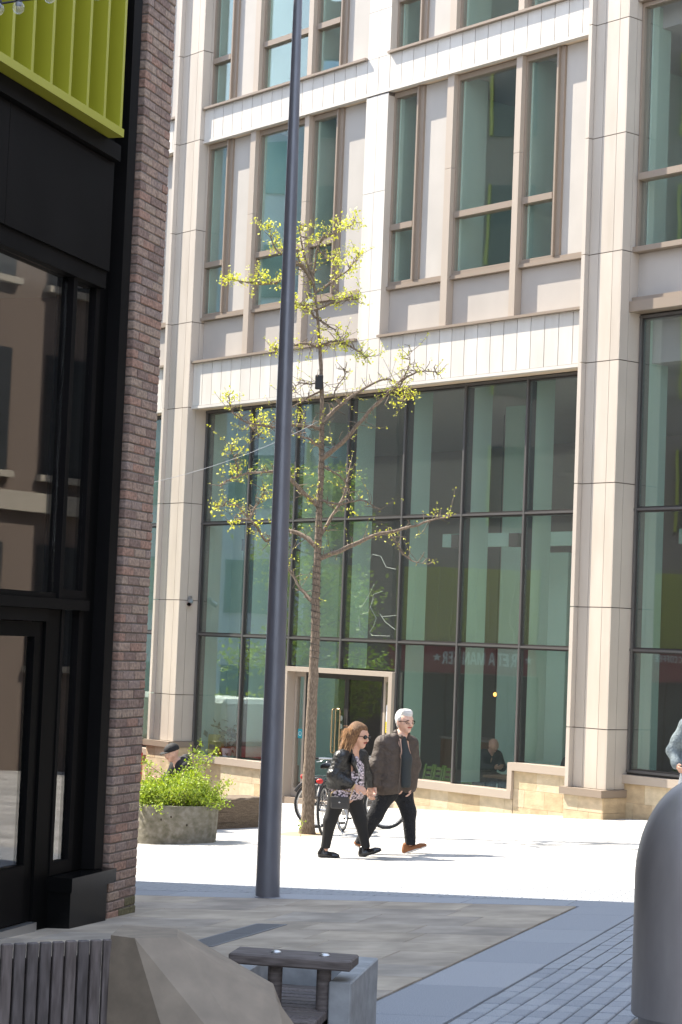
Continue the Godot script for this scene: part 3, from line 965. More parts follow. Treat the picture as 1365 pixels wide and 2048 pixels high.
func entrance() -> void:
	var gb := fg(-1.7) - 0.1
	var L := -1.76
	var R := 1.455
	var a := Acc.new()
	a.box(L, L + 0.14, gb, 0.95, -0.22, 0.12)
	a.box(R - 0.10, R, gb, 0.95, -0.22, 0.12)
	a.box(L + 0.14, R - 0.10, 0.86, 0.95, -0.22, 0.12)
	var fr := mi(OB, "entrance_frame", a.mesh(), M.bronze_light)
	box(fr, "threshold", M.bronze, L + 0.14, R - 0.10, gb, fg(0.0) + 0.035, -0.40, 0.10)
	var fl := fg(0.0) + 0.045
	for d in [[L + 0.14, -1.28, 0], [-1.28, -0.05, 1], [-0.05, 1.0, 1], [1.0, R - 0.10, 0]]:
		var b := Acc.new()
		var w: float = 0.05 if d[2] else 0.06
		var x0: float = d[0]
		var x1: float = d[1]
		b.box(x0 + 0.003, x0 + w, fl, 0.855, -0.14, -0.08)
		b.box(x1 - w, x1 - 0.003, fl, 0.855, -0.14, -0.08)
		b.box(x0 + w, x1 - w, fl, fl + 0.16, -0.14, -0.08)
		b.box(x0 + w, x1 - w, 0.76, 0.855, -0.14, -0.08)
		var leaf := mi(OB, "door" if d[2] else "side_light", b.mesh(), M.mullion if d[2] else M.bronze_light)
		pane(leaf, M.shop_glass, x0 + w, x1 - w, fl + 0.16, 0.76, -0.095)
		if d[2]:
			if x0 > -0.5: continue
			var hx := -0.36
			var t := Acc.new()
			var pts := [Vector3(hx, -0.62, -0.078), Vector3(hx, -0.62, -0.02), Vector3(hx, -0.60, -0.002), Vector3(hx, 0.17, -0.002), Vector3(hx, 0.19, -0.02), Vector3(hx, 0.19, -0.078)]
			t.tube(pts, [0.016], 8)
			mi(leaf, "pull_handle", t.mesh(), M.brass)
			var t2 := Acc.new()
			pts = []
			for q in [[-0.62, 0.0], [0.17, 0.0], [0.20, 0.03], [0.20, 0.10], [0.17, 0.13], [-0.62, 0.13]]:
				pts.append(Vector3(hx + 0.06 + q[1], q[0], -0.04))
			t2.tube(pts, [0.014], 8)
			mi(leaf, "pull_handle", t2.mesh(), M.brass)
			if x0 < -0.5:
				for yy in [0.03, -0.12]:
					var s := Acc.new()
					s.lathe([Vector2(0.0, 0.0), Vector2(0.05, 0.0), Vector2(0.05, 0.004), Vector2(0.0, 0.004)], 20)
					var o := mi(leaf, "round_sticker", s.mesh(), M.sticker)
					o.position = Vector3(-0.20, yy, -0.092)
					o.rotation.x = PI / 2
	var b2 := box(OB, "door_notice", M.blue_print, -1.46, -1.33, -0.42, -0.24, -0.0795, -0.0755)
	var ring := TorusMesh.new()
	ring.inner_radius = 0.036
	ring.outer_radius = 0.044
	ring.rings = 20
	ring.ring_segments = 6
	var ro := mi(b2, "ring_symbol", ring, M.white_paint)
	ro.rotation.x = PI / 2
	ro.position = Vector3(0, 0, 0.002)
	var po := box(OB, "door_poster", M.white_paint, 1.10, 1.28, -0.16, 0.34, -0.0795, -0.0765)
	sub(po, "yellow_block", M.yellow_print, 1.10, 1.28, -0.16, 0.04, -0.0760, -0.0745)
	for k in 4:
		sub(po, "text_line", M.joint, 1.12, 1.26 - 0.03 * (k % 2), -0.01 - 0.04 * k, 0.005 - 0.04 * k, -0.0742, -0.0735)
	var pic := Acc.new()
	pic.ball(Vector3(1.195, 0.20, -0.0755), Vector3(0.055, 0.10, 0.002), 16, 10)
	mi(po, "portrait_hair", pic.mesh(), M.hair_brown).position = -po.position
	var pic2 := Acc.new()
	pic2.ball(Vector3(1.205, 0.215, -0.073), Vector3(0.032, 0.052, 0.002), 16, 10)
	mi(po, "portrait_face", pic2.mesh(), M.skin).position = -po.position

func inside() -> void:
	# floors, ceilings and back walls behind the glass
	box(OB, "cafe_floor", M.inner_floor, -17.4, 12.0, fg(-1.7) - 0.4, fg(0.0) + 0.03, -9.0, -0.405)
	box(OB, "window_bench", M.inner_floor, -4.7, -1.80, fg(-1.7) - 0.2, -0.97, -0.404, -0.20)
	box(OB, "window_bench", M.inner_floor, 1.50, 12.0, fg(-1.7) - 0.2, -0.97, -0.404, -0.20)
	box(OB, "floor_slab", M.inner_ceiling, -17.4, 12.0, 6.15, 7.04, -9.0, -0.21)
	box(OB, "floor_slab", M.inner_ceiling, -17.4, 12.0, 11.66, 12.34, -9.0, -0.21)
	box(OB, "roof_slab", M.inner_ceiling, -17.5, 12.0, 17.0, 17.6, -9.0, 0.3)
	box(OB, "back_wall", M.inner_dark, -17.4, 12.0, -2.6, 6.14, -9.0, -8.6)
	box(OB, "back_wall", M.inner_ceiling, -17.4, 12.0, 7.05, 17.0, -9.0, -8.6)
	box(OB, "end_wall", M.cladding, -17.9, -17.45, -2.6, 17.4, -9.0, 0.3)
	for s in [-8.0, -4.9, 0.9, 3.9, 6.6]:
		box(OB, "inner_column", M.inner_tinted, s, s + 0.55, -1.5, 6.15, -3.6, -3.05)
	box(OB, "inner_rail", M.inner_tinted, 1.5, 6.2, 3.28, 3.52, -1.10, -0.95)
	box(OB, "inner_rail", M.inner_tinted, 7.2, 12.0, 3.28, 3.52, -1.10, -0.95)
	box(OB, "inner_rail", M.inner_tinted, -4.7, -1.9, 3.28, 3.52, -1.10, -0.95)
	for s in [-4.5, -3.0, 1.9, 3.4, 4.95, 7.5]:
		box(OB, "rail_bracket", M.joint, s, s + 0.22, 3.26, 3.50, -0.94, -0.80)
	box(OB, "inner_wall", M.inner_tinted, -4.75, -3.1, -1.5, 3.2, -2.4, -2.3)
	box(OB, "inner_wall", M.inner_tinted, 3.2, 4.1, -1.4, 3.2, -1.75, -1.6)
	for y in [7.05, 12.35]:
		for s in [-3.9, 1.9, 5.5]:
			box(OB, "inner_wall", M.inner_tinted, s, s + 0.12, y, y + 4.6, -5.0, -0.8)
	# a line drawing stuck on the glass over the door
	for l in [[[0.50, 2.95], [0.62, 3.10], [0.86, 3.06], [1.02, 2.86], [1.30, 2.82]], [[0.70, 2.55], [0.55, 2.32], [0.35, 2.10], [0.36, 1.98], [0.55, 2.02], [0.72, 2.30]], [[0.95, 2.42], [0.70, 2.36], [0.62, 2.12], [0.80, 1.92], [0.72, 1.76], [0.62, 1.66], [0.70, 1.60], [1.20, 1.60]], [[0.90, 2.0], [1.05, 1.86], [1.34, 1.72]], [[0.95, 1.95], [1.36, 1.98]], [[0.30, 1.95], [0.34, 1.70]]]:
		var t := Acc.new()
		var pts := []
		for q in l: pts.append(Vector3(q[0] + 0.02, q[1], 0.004))
		t.tube(pts, [0.0035], 6)
		mi(OB, "window_drawing_line", t.mesh(), M.sticker)

# ---------- the brick shop building in the shade
func brick_building() -> void:
	var B := thing("brick_building", Vector3(C2.x, 0.0, C2.z), "dark brick building with black shopfront and lime green fins above", "building", TURN2)
	# brick pier at the street corner: every brick of the visible face on a mortar core
	var pier_ := box(B, "brick_pier", M.mortar, -0.552, -0.006, -0.95, 7.35, -0.50, -0.009)
	var variants := []
	for l in [0.215, 0.1025]:
		for k in 2:
			var a := Acc.new()
			a.bevel(-l / 2, l / 2, -0.0325, 0.0325, -0.05125, 0.05125, 0.005 + 0.002 * k)
			variants.append(a.mesh())
	var y := -0.725
	for r in 100:
		var lay: Array = [[-0.4525, 0.215], [-0.2275, 0.215], [-0.05875, 0.1025]] if r % 2 == 0 else [[-0.50875, 0.1025], [-0.34, 0.215], [-0.115, 0.215]]
		for b in lay:
			var o := mi(pier_, "brick", variants[(0 if b[1] > 0.2 else 2) + rng.randi() % 2], M.mossy_brick if r < 2 and b[0] > -0.3 else M["brick%d" % (rng.randi() % 7)])
			o.position = Vector3(b[0] + rng.randf_range(-0.002, 0.002), y, -0.05125 + rng.randf_range(-0.003, 0.003)) - pier_.position
			o.rotation.y = rng.randf_range(-0.012, 0.012)
		y += 0.0752
	box(B, "upper_pier", M.brick1, -0.555, -0.004, 7.352, 10.5, -0.5, 0.0)
	# end wall behind the corner, and the rest of the block
	var ew := Acc.new()
	var q := func(x: float, yy: float, z: float) -> Vector3: return Vector3(x, yy, z)
	var foot := [Vector2(-0.03, -0.51), Vector2(3.40, -3.25), Vector2(3.40, -16.0), Vector2(-26.0, -16.0), Vector2(-26.0, -0.51)]
	for k in 5:
		var p0: Vector2 = foot[k]
		var p1: Vector2 = foot[(k + 1) % 5]
		var out := Vector3(-(p0.y - p1.y), 0, (p0.x - p1.x))
		if k == 4:
			continue
		ew.quad(q.call(p0.x, -1.7, p0.y), q.call(p1.x, -1.7, p1.y), q.call(p1.x, 10.5, p1.y), q.call(p0.x, 10.5, p0.y), out)
	for k in range(1, 4):
		ew.tri(q.call(foot[0].x, 10.5, foot[0].y), q.call(foot[k].x, 10.5, foot[k].y), q.call(foot[k + 1].x, 10.5, foot[k + 1].y), Vector3.UP)
	mi(B, "end_walls", ew.mesh(), M.far_brick)
	box(B, "upper_front_wall", M.far_brick, -26.0, -0.56, 8.6, 10.5, -0.6, -0.09)
	box(B, "back_wall", M.inner_dark, -26.0, -0.6, -1.2, 8.6, -5.2, -5.0)
	box(B, "shop_ceiling", M.inner_ceiling, -26.0, -0.6, 4.16, 4.30, -5.0, -0.24)
	box(B, "shop_floor", M.inner_floor, -26.0, -0.6, -1.2, -0.68, -5.0, -0.34)
	box(B, "shop_wall", M.shop_plaster, -1.90, -1.75, -0.68, 4.16, -4.9, -0.8)
	box(B, "shop_wall", M.shop_plaster, -3.30, -2.75, -0.68, 4.16, -2.6, -2.0)
	# posts beside the pier
	box(B, "edge_post", M.charcoal, -0.80, -0.645, -0.335, 8.6, -0.16, -0.02)
	box(B, "edge_gap", M.black_metal, -0.644, -0.556, -0.335, 8.6, -0.45, -0.16)
	box(B, "jamb", M.black_metal, -0.97, -0.801, -0.335, 8.6, -0.40, -0.13)
	# fascia panel, channel and the tray of lime fins
	box(B, "fascia_panel", M.charcoal, -9.0, -2.75, 4.285, 5.14, -0.12, -0.05)
	box(B, "fascia_panel", M.charcoal, -2.744, -0.975, 4.285, 5.14, -0.12, -0.05)
	box(B, "channel", M.charcoal, -9.0, -0.975, 5.15, 5.275, -0.24, 0.0)
	var lime := box(B, "lime_screen", M.lime, -9.0, -1.20, 5.345, 9.2, -0.24, -0.20)
	sub(lime, "tray", M.lime, -9.0, -1.20, 5.28, 5.342, -0.24, 0.12)
	for k in 24:
		var t := -1.24 - 0.305 * k
		sub(lime, "fin", M.lime, t, t + 0.04, 5.347, 9.2, -0.199, 0.10)
	box(B, "side_strip", M.black_metal, -1.19, -0.972, 5.28, 9.0, -0.2, -0.09)
	# head, big window, narrow window, transom
	box(B, "window_head", M.charcoal, -9.0, -0.971, 4.15, 4.284, -0.24, -0.075)
	var wf := Acc.new()
	wf.box(-1.49, -1.425, 1.73, 4.149, -0.24, -0.10)
	wf.box(-1.425, -0.971, 1.73, 1.80, -0.24, -0.12)
	wf.box(-9.0, -1.49, 1.73, 1.77, -0.24, -0.12)
	wf.box(-1.04, -0.971, 1.80, 4.149, -0.24, -0.12)
	wf.box(-4.30, -4.23, 1.77, 4.149, -0.24, -0.10)
	var bw := mi(B, "shop_window", wf.mesh(), M.charcoal)
	pane(bw, M.shop_glass, -1.425, -1.04, 1.80, 4.149, -0.15)
	pane(bw, M.shop_glass, -4.23, -1.49, 1.77, 4.149, -0.15)
	pane(bw, M.shop_glass, -9.0, -4.30, 1.77, 4.149, -0.15)
	box(B, "transom", M.charcoal, -9.0, -0.971, 1.65, 1.728, -0.24, -0.085)
	# door with its posts, and a narrow side pane over the granite block
	box(B, "door_post", M.black_metal, -1.60, -1.36, -0.74, 1.648, -0.26, -0.14)
	var sf := Acc.new()
	sf.box(-1.358, -1.31, -0.335, 1.648, -0.24, -0.13)
	sf.box(-1.31, -0.971, -0.335, -0.24, -0.24, -0.13)
	sf.box(-1.05, -0.971, -0.24, 1.648, -0.24, -0.13)
	var sw := mi(B, "side_window", sf.mesh(), M.charcoal)
	pane(sw, M.shop_glass, -1.31, -1.05, -0.24, 1.648, -0.16)
	var df := Acc.new()
	df.box(-1.74, -1.605, -0.64, 1.55, -0.24, -0.16)
	df.box(-2.75, -2.62, -0.64, 1.55, -0.24, -0.16)
	df.box(-2.62, -1.74, -0.64, -0.22, -0.24, -0.16)
	df.box(-2.62, -1.74, 1.44, 1.55, -0.24, -0.16)
	var door := mi(B, "door", df.mesh(), M.black_metal)
	pane(door, M.shop_glass, -2.62, -1.74, -0.22, 1.44, -0.19)
	box(door, "kick_plate", M.charcoal, -2.62, -1.74, -0.63, -0.225, -0.158, -0.153)
	box(B, "door_head", M.charcoal, -2.75, -1.601, 1.555, 1.648, -0.24, -0.12)
	box(B, "door_sill", M.chrome, -2.75, -1.60, -0.75, -0.645, -0.26, -0.10)
	box(B, "low_window", M.shop_glass, -9.0, -2.76, -0.6, 1.64, -0.20, -0.19)
	box(B, "stall_riser", M.granite_black, -9.0, -2.76, -0.95, -0.5, -0.26, -0.12)
	var gb := box(B, "granite_block", M.granite_black, -1.36, -0.70, -0.85, -0.450, -0.28, 0.05)
	sub(gb, "capping", M.granite_black, -1.375, -0.565, -0.447, -0.34, -0.28, 0.065)

# ---------- what stands outside the frame and shows in the glass
func surroundings() -> void:
	var S := thing("shop_building", Vector3(-22.0, 0, -36.0), "brick building with red shop sign and lime panels across the square", "building", PI / 2)
	# x runs away along the square, z points to the square
	box(S, "wall", M.far_brick, -10.0, 7.0, -3.4, 21.0, -10.0, 0.0)
	var gl := -2.6
	for k in 4:
		var x: float = [-10.0, -6.6, -1.1, 4.4][k]
		var bw: float = [2.4, 4.4, 4.4, 1.6][k]
		wall_pier(S, x, x + 1.0, gl, 21.0)
		x += 1.05
		var sh := box(S, "shopfront", M.window_dark, x, x + bw, gl + 0.4, 0.62, 0.0, 0.06)
		for q in int(bw / 0.9):
			sub(sh, "glazing_bar", M.black_metal, x + 0.9 * q, x + 0.06 + 0.9 * q, gl + 0.4, 0.62, 0.06, 0.12)
		var lp := box(S, "lime_panel", M.lime, x + 0.03, x + bw - 0.03, 1.56, 3.75, 0.02, 0.08)
		for q in int(bw / 0.37):
			sub(lp, "fin", M.lime, x + 0.05 + 0.37 * q, x + 0.09 + 0.37 * q, 1.56, 3.75, 0.08, 0.25)
		for f in 4:
			var y := 5.0 + 3.9 * f
			var w := box(S, "window", M.window_dark, x + 0.3, x + 1.6, y, y + 2.4, 0.0, 0.05)
			sub(w, "side_fin", M.lime, x + 1.62, x + 1.70, y, y + 2.4, 0.0, 0.22)
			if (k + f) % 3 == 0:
				sub(w, "pane", M.painted_sky, x + 0.36, x + 1.54, y + 1.1, y + 2.34, 0.055, 0.075)
	var sg := box(S, "shop_sign", M.sign_red, 0.0, 4.38, 0.66, 1.50, 0.36, 0.46)
	sign_text(sg, "PRET A MANGER", 0.28, Vector3(-0.6, 0.0, 0.055))
	for x in [-1.95, 0.75]:
		var sa := Acc.new()
		for k in 10:
			var r0 := 0.13 if k % 2 == 0 else 0.055
			var r1 := 0.055 if k % 2 == 0 else 0.13
			sa.tri(Vector3.ZERO, Vector3(sin(TAU * k / 10) * r0, cos(TAU * k / 10) * r0, 0), Vector3(sin(TAU * (k + 1) / 10) * r1, cos(TAU * (k + 1) / 10) * r1, 0), Vector3.BACK)
		mi(sg, "star", sa.mesh(), M.sign_white).position = Vector3(x, 0.0, 0.062)
	var s2 := box(S, "shop_sign", M.sign_red, -5.5, -1.15, 0.62, 1.52, 0.36, 0.46)
	sign_text(s2, "ORGANIC COFFEE • FRESH FOOD", 0.16, Vector3(-0.2, 0.22, 0.055))
	var T := thing("pale_building", Vector3(-22.0, 0, -52.0), "pale blue building with rows of teal windows beyond the brick building", "building", PI / 2)
	box(T, "wall", M.pale_render, -8.9, 14.0, -4.0, 17.8, -10.0, 0.0)
	for k in 7:
		for f in 6:
			box(T, "window", M.teal_window, -8.2 + 3.1 * k, -6.4 + 3.1 * k, -1.0 + 3.2 * f, 0.6 + 3.2 * f, 0.0, 0.06)
	var W := thing("beige_building", Vector3(9.5, 0, -4.0), "beige rendered building facing the dark shopfront across the street", "building", -PI / 2)
	box(W, "wall", M.beige_render, -24.8, 11.0, -2.0, 11.0, -8.0, 0.0)
	box(W, "added_wing", M.beige_render, -27.6, -24.85, -2.0, 11.0, -11.0, -3.2)  # unseen block added to keep bright sky out of the narrow shop pane
	box(W, "string_course", M.shop_plaster, -24.8, 11.0, 3.3, 3.6, 0.0, 0.15)
	box(W, "cornice", M.shop_plaster, -24.8, 11.0, 9.2, 9.6, 0.0, 0.3)
	for k in 14:
		for f in 3:
			var wn := box(W, "window", M.window_dark, -24.3 + 2.2 * k, -22.9 + 2.2 * k, 0.9 + 3.0 * f, 2.8 + 3.0 * f, 0.0, 0.05)
			sub(wn, "frame", M.shop_plaster, -24.4 + 2.2 * k, -22.8 + 2.2 * k, 0.8 + 3.0 * f, 0.9 + 3.0 * f, 0.0, 0.12)
	# a tree in full young leaf that the office glass mirrors
	var tr := thing("leafy_tree", Vector3(-7.15, gy(-7.15, -39.8), -39.8), "leafy green tree growing in the square before the glass building", "tree")
	var a := Acc.new()
	a.tube([Vector3.ZERO, Vector3(0.05, 2.0, 0), Vector3(0.0, 4.0, 0.1), Vector3(0.1, 7.6, 0)], [0.14, 0.11, 0.08, 0.02], 10)
	var lv := Acc.new()
	for k in 46:
		var h := 2.0 + 5.6 * rng.randf()
		var d := Vector3(rng.randf_range(-1, 1), rng.randf_range(0.0, 0.5), rng.randf_range(-1, 1)).normalized() * (1.3 + rng.randf() * 1.1) * (1.15 - h / 11.0)
		var p0 := Vector3(0.05, h - 0.5, 0)
		a.tube([p0, p0 + d * 0.5 + Vector3(0, 0.15, 0), p0 + d], [0.03, 0.02, 0.006], 5)
		for c in 5:
			leaves(lv, p0 + d * (0.4 + 0.15 * c), 0.36, 44, 0.105, Color(0.20, 0.33, 0.03), Color(0.42, 0.54, 0.08))
	mi(tr, "trunk", a.mesh(), M.bark)
	mi(tr, "crown", lv.mesh(), M.young_leaf)

func wall_pier(S: Node3D, x0: float, x1: float, y0: float, y1: float) -> void:
	# a brick pier of the building across the square, its courses joined: they show only mirrored in the glass
	var core := box(S, "brick_pier", M.mortar, x0, x1, y0, y1, 0.0, 0.33)
	var a := Acc.new()
	var y := y0
	var r := 0
	while y < y1 - 0.2:
		var x := x0 - 0.15 * (r % 2)
		while x < x1:
			a.box(maxf(x, x0) + 0.005, minf(x + 0.29, x1 + 0.004), y, y + 0.135, 0.3, 0.345 + rng.randf() * 0.012)
			x += 0.3
		y += 0.15
		r += 1
	var o := mi(core, "bricks", a.mesh(), M.far_brick)
	o.position = -core.position
	stuff(o)

func sign_text(parent: Node3D, words: String, h: float, at: Vector3) -> void:
	var f := SystemFont.new()
	f.font_names = PackedStringArray(["Droid Sans"])
	f.font_weight = 700
	var t := TextMesh.new()
	t.font = f
	t.text = words
	t.font_size = 64
	t.pixel_size = h / 64.0 * 1.1
	t.depth = 0.02
	var o := mi(parent, "lettering", t, M.sign_white)
	o.position = at
	o.scale = Vector3(1.0, 1.55, 1.0)

func leaves(a: Acc, at: Vector3, spread: float, count: int, size: float, c0: Color, c1: Color) -> void:
	for k in count:
		var p := at + Vector3(rng.randfn(), rng.randfn(), rng.randfn()) * spread * 0.5
		var d := Vector3(rng.randfn(), rng.randfn() + 0.3, rng.randfn()).normalized()
		var s := d.cross(Vector3(rng.randfn(), rng.randfn(), rng.randfn())).normalized()
		var l := size * rng.randf_range(0.7, 1.35)
		var nn := d.cross(s)
		var col := c0.lerp(c1, rng.randf())
		var k0 := a.v.size()
		a.v.append(p); a.v.append(p + d * l * 0.5 + s * l * 0.28 + nn * l * 0.06); a.v.append(p + d * l - nn * l * 0.1); a.v.append(p + d * l * 0.5 - s * l * 0.28 + nn * l * 0.06)
		for q in 4:
			a.n.append(nn)
			a.c.append(col)
		a.i.append_array([k0, k0 + 1, k0 + 2, k0, k0 + 2, k0 + 3])

# ---------- street things
func lamp_post() -> void:
	var x := -0.51
	var z := -17.68
	var L := thing("lamp_post", Vector3(x, gy(x, z) - 0.02, z), "tall tapering grey steel lamp post at the edge of the flagstones", "lamp post")
	var a := Acc.new()
	var prof := []
	for k in 25:
		var h := 9.2 * k / 24.0
		prof.append(Vector2(0.107 - 0.0084 * h, h))
	a.lathe(prof, 40)
	var pole := mi(L, "pole", a.mesh(), M.lamp_paint)
	pole.rotation.z = 0.0075
	var d := Acc.new()
	d.bevel(-0.045, 0.045, 0.55, 1.05, -0.108, -0.092, 0.006)
	mi(L, "access_door", d.mesh(), M.lamp_paint)
	var b := Acc.new()
	b.lathe([Vector2(0.107, 0.0), Vector2(0.114, 0.0), Vector2(0.114, 0.028), Vector2(0.106, 0.034)], 40)
	mi(L, "base_collar", b.mesh(), M.lamp_paint)
	var t := Acc.new()
	t.lathe([Vector2(0.0, 9.12), Vector2(0.05, 9.12), Vector2(0.22, 9.2), Vector2(0.24, 9.26), Vector2(0.12, 9.36), Vector2(0.0, 9.38)], 28)
	mi(L, "lantern", t.mesh(), M.lamp_paint).position.x = -0.07

func bend(pts: Array, steps: int) -> Array:
	# a smooth line through the points
	var out := []
	for k in pts.size() - 1:
		var p0: Vector3 = pts[maxi(k - 1, 0)]
		var p1: Vector3 = pts[k]
		var p2: Vector3 = pts[k + 1]
		var p3: Vector3 = pts[mini(k + 2, pts.size() - 1)]
		for s in steps:
			out.append(p1.cubic_interpolate(p2, p0, p3, float(s) / steps))
	out.append(pts[pts.size() - 1])
	return out

func street_tree() -> void:
	var at: Vector3 = TRUNK[0]
	at.y = gy(at.x, at.z)
	var T := thing("street_tree", at, "slender young tree with sparse yellow-green leaf buds behind the lamp post", "tree")
	var tr := Acc.new()
	var pts := []
	for p in bend(TRUNK, 5): pts.append(p - at + Vector3(rng.randf_range(-0.006, 0.006), 0, rng.randf_range(-0.006, 0.006)))
	pts[0] = Vector3(0, -0.05, 0)
	var rad := []
	for k in pts.size():
		var h: float = pts[k].y / 8.3
		rad.append((0.098 - 0.087 * pow(clampf(h, 0, 1), 0.8)) * (1.0 + 0.05 * sin(k * 2.3)) + (0.035 if k == 0 else 0.0))
	tr.tube(pts, rad, 14)
	var trunk := mi(T, "trunk", tr.mesh(), M.bark)
	# fairy lights wound round the trunk
	var w := Acc.new()
	var wp := []
	for k in 420:
		var h := 2.4 + 3.3 * k / 420.0
		var c := pts_at(pts, h)
		var r := 0.104 - 0.092 * pow(h / 8.3, 0.8) + 0.008
		wp.append(c + Vector3(cos(k * 0.55), 0, sin(k * 0.55)) * r)
	w.tube(wp, [0.0035], 4)
	mi(trunk, "fairy_light_wire", w.mesh(), M.cable_black)
	var br := Acc.new()
	var lv := Acc.new()
	var c0 := Color(0.52, 0.53, 0.06)
	var c1 := Color(0.74, 0.75, 0.18)
	for L in LIMBS:
		var q := []
		var ra := []
		var sm := bend(L[0], 4)
		for k in sm.size():
			var f := float(k) / (sm.size() - 1)
			q.append(sm[k] - at + Vector3(rng.randfn(), rng.randfn(), rng.randfn()) * 0.006 * minf(1.0, k))
			ra.append(L[1] * (1.0 - 0.78 * f))
		br.tube(q, ra, 6)
		var leafy: float = L[2]
		if sm[0].y < 5.4: leafy *= 0.6
		var steps := q.size()
		for k in range(1, steps):
			var f := float(k) / (steps - 1)
			for m in (2 if leafy < 0.2 else 3):
				var d := Vector3(rng.randfn(), rng.randfn() * 0.7 + 0.35, rng.randfn()).normalized()
				var len_ := rng.randf_range(0.05, 0.20) * (1.3 - 0.5 * f)
				var e: Vector3 = q[k] + d * len_
				var mid: Vector3 = q[k] + d * len_ * 0.5 + Vector3(rng.randfn(), rng.randfn(), rng.randfn()) * 0.02
				br.tube([q[k], mid, e], [0.006, 0.005, 0.003], 4, false)
				if rng.randf() < leafy * (0.15 + 0.45 * f):
					leaves(lv, e, 0.07, 13, 0.042, c0, c1)
				elif rng.randf() < 0.4:
					leaves(lv, e, 0.02, 2, 0.025, c0, c1)
		for k in range(2, steps, 2):
			# fine long side twigs
			var d2 := Vector3(rng.randfn(), rng.randfn() * 0.6 + 0.3, rng.randfn()).normalized()
			var l2 := rng.randf_range(0.18, 0.42)
			var m1: Vector3 = q[k] + d2 * l2 * 0.45 + Vector3(rng.randfn(), rng.randfn(), rng.randfn()) * 0.03
			var m2: Vector3 = q[k] + d2 * l2 + Vector3(0, 0.05, 0)
			br.tube([q[k], m1, m2], [0.0045, 0.0035, 0.002], 4, false)
			for b in 3:
				leaves(lv, m1.lerp(m2, b / 2.0), 0.03, 2 if leafy < 0.3 else 5, 0.03, c0, c1)
		if leafy > 0.3:
			leaves(lv, q[steps - 1], 0.11, 26, 0.045, c0, c1)
	mi(T, "branches", br.mesh(), M.bark)
	stuff(mi(T, "young_leaves", lv.mesh(), M.young_leaf))
	var nb := Acc.new()
	nb.blob([[Vector3(-0.10, 6.32, 0.06), Vector3(-0.06, 6.12, 0.08), 0.05, 0.07]], 0.02, 0.02)
	# a small black transformer box strapped to the trunk
	var bx := Acc.new()
	bx.bevel(-0.055, 0.055, -0.10, 0.10, -0.04, 0.04, 0.012)
	var o := mi(T, "cable_box", bx.mesh(), M.cable_black)
	o.position = pts_at(pts, 6.22) + Vector3(-0.03, 0, 0.09)
	var tag_ := Acc.new()
	tag_.bevel(-0.05, 0.05, -0.025, 0.025, -0.004, 0.004, 0.002)
	var o2 := mi(T, "tree_label", tag_.mesh(), M.white_paint)
	o2.position = pts_at(pts, 7.35) + Vector3(-0.09, 0, 0.06)
	# the strip of loose soil round its foot
	var so := Acc.new()
	so.lathe([Vector2(0.42, -0.02), Vector2(0.34, 0.012), Vector2(0.15, 0.02), Vector2(0.0, 0.02)], 18)
	var soil := mi(self, "tree_pit_soil", so.mesh(), M.dry_soil)
	soil.position = at
	soil.set_meta("kind", "structure")

func pts_at(pts: Array, h: float) -> Vector3:
	for k in pts.size() - 1:
		if pts[k + 1].y >= h:
			return pts[k].lerp(pts[k + 1], clampf((h - pts[k].y) / maxf(pts[k + 1].y - pts[k].y, 0.001), 0, 1))
	return pts[pts.size() - 1]

func planter_and_shrub() -> void:
	var x := -1.98
	var z := -26.0
	var P := thing("round_planter", Vector3(x, gy(x, z) - 0.03, z), "round grey concrete planter standing before the log bench", "planter")
	var a := Acc.new()
	a.lathe([Vector2(0.0, 0.0), Vector2(0.53, 0.0), Vector2(0.545, 0.25), Vector2(0.555, 0.52), Vector2(0.548, 0.532), Vector2(0.48, 0.532), Vector2(0.475, 0.40)], 56)
	mi(P, "drum", a.mesh(), M.concrete)
	var s := Acc.new()
	s.lathe([Vector2(0.477, 0.44), Vector2(0.2, 0.47), Vector2(0.0, 0.48)], 24)
	mi(P, "soil", s.mesh(), M.soil)
	for h in [[0.35, 0.30], [-0.25, 0.36], [-0.02, 0.40]]:
		var b := Acc.new()
		b.ball(Vector3(sin(h[0]) * 0.548, h[1], cos(h[0]) * 0.548), Vector3(0.014, 0.016, 0.006), 8, 6)
		mi(P, "blow_hole", b.mesh(), M.soil)
	var S := thing("planter_shrub", Vector3(x, gy(x, z) + 0.42, z), "bushy bright green shrub filling the round concrete planter", "shrub")
	var st := Acc.new()
	var lv := Acc.new()
	for k in 115:
		var an := rng.randf() * TAU
		var rr := sqrt(rng.randf())
		var base := Vector3(cos(an), 0, sin(an)) * rr * 0.38
		var tip := Vector3(cos(an), 0, sin(an)) * rr * rng.randf_range(0.55, 0.80) + Vector3(0, rng.randf_range(0.28, 0.62) * (1.15 - 0.45 * rr), 0)
		if rr > 0.86 and rng.randf() < 0.5: tip.y *= 0.35
		if tip.x < 0.12: tip.y *= 0.72
		if k == 3: tip = Vector3(0.26, 0.84, 0.1)
		if k == 4: tip = Vector3(0.30, 0.78, 0.2)
		if k == 5 or k == 9: tip = Vector3(0.46, 0.74, 0.1 * (k - 7))
		if k == 6 or k == 8: tip = Vector3(-0.42, 0.60, 0.1 * (k - 7))
		var mid := base.lerp(tip, 0.5) + Vector3(0, 0.06, 0)
		st.tube([base, mid, tip], [0.006, 0.005, 0.003], 4, false)
		for q in 9:
			var f := 0.25 + 0.75 * q / 8.0
			var p := base.lerp(mid, f * 2.0) if f < 0.5 else mid.lerp(tip, f * 2.0 - 1.0)
			leaves(lv, p, 0.085, 13, 0.035, Color(0.19, 0.30, 0.03), Color(0.45, 0.54, 0.08))
	mi(S, "stems", st.mesh(), M.bark)
	stuff(mi(S, "foliage", lv.mesh(), M.young_leaf))

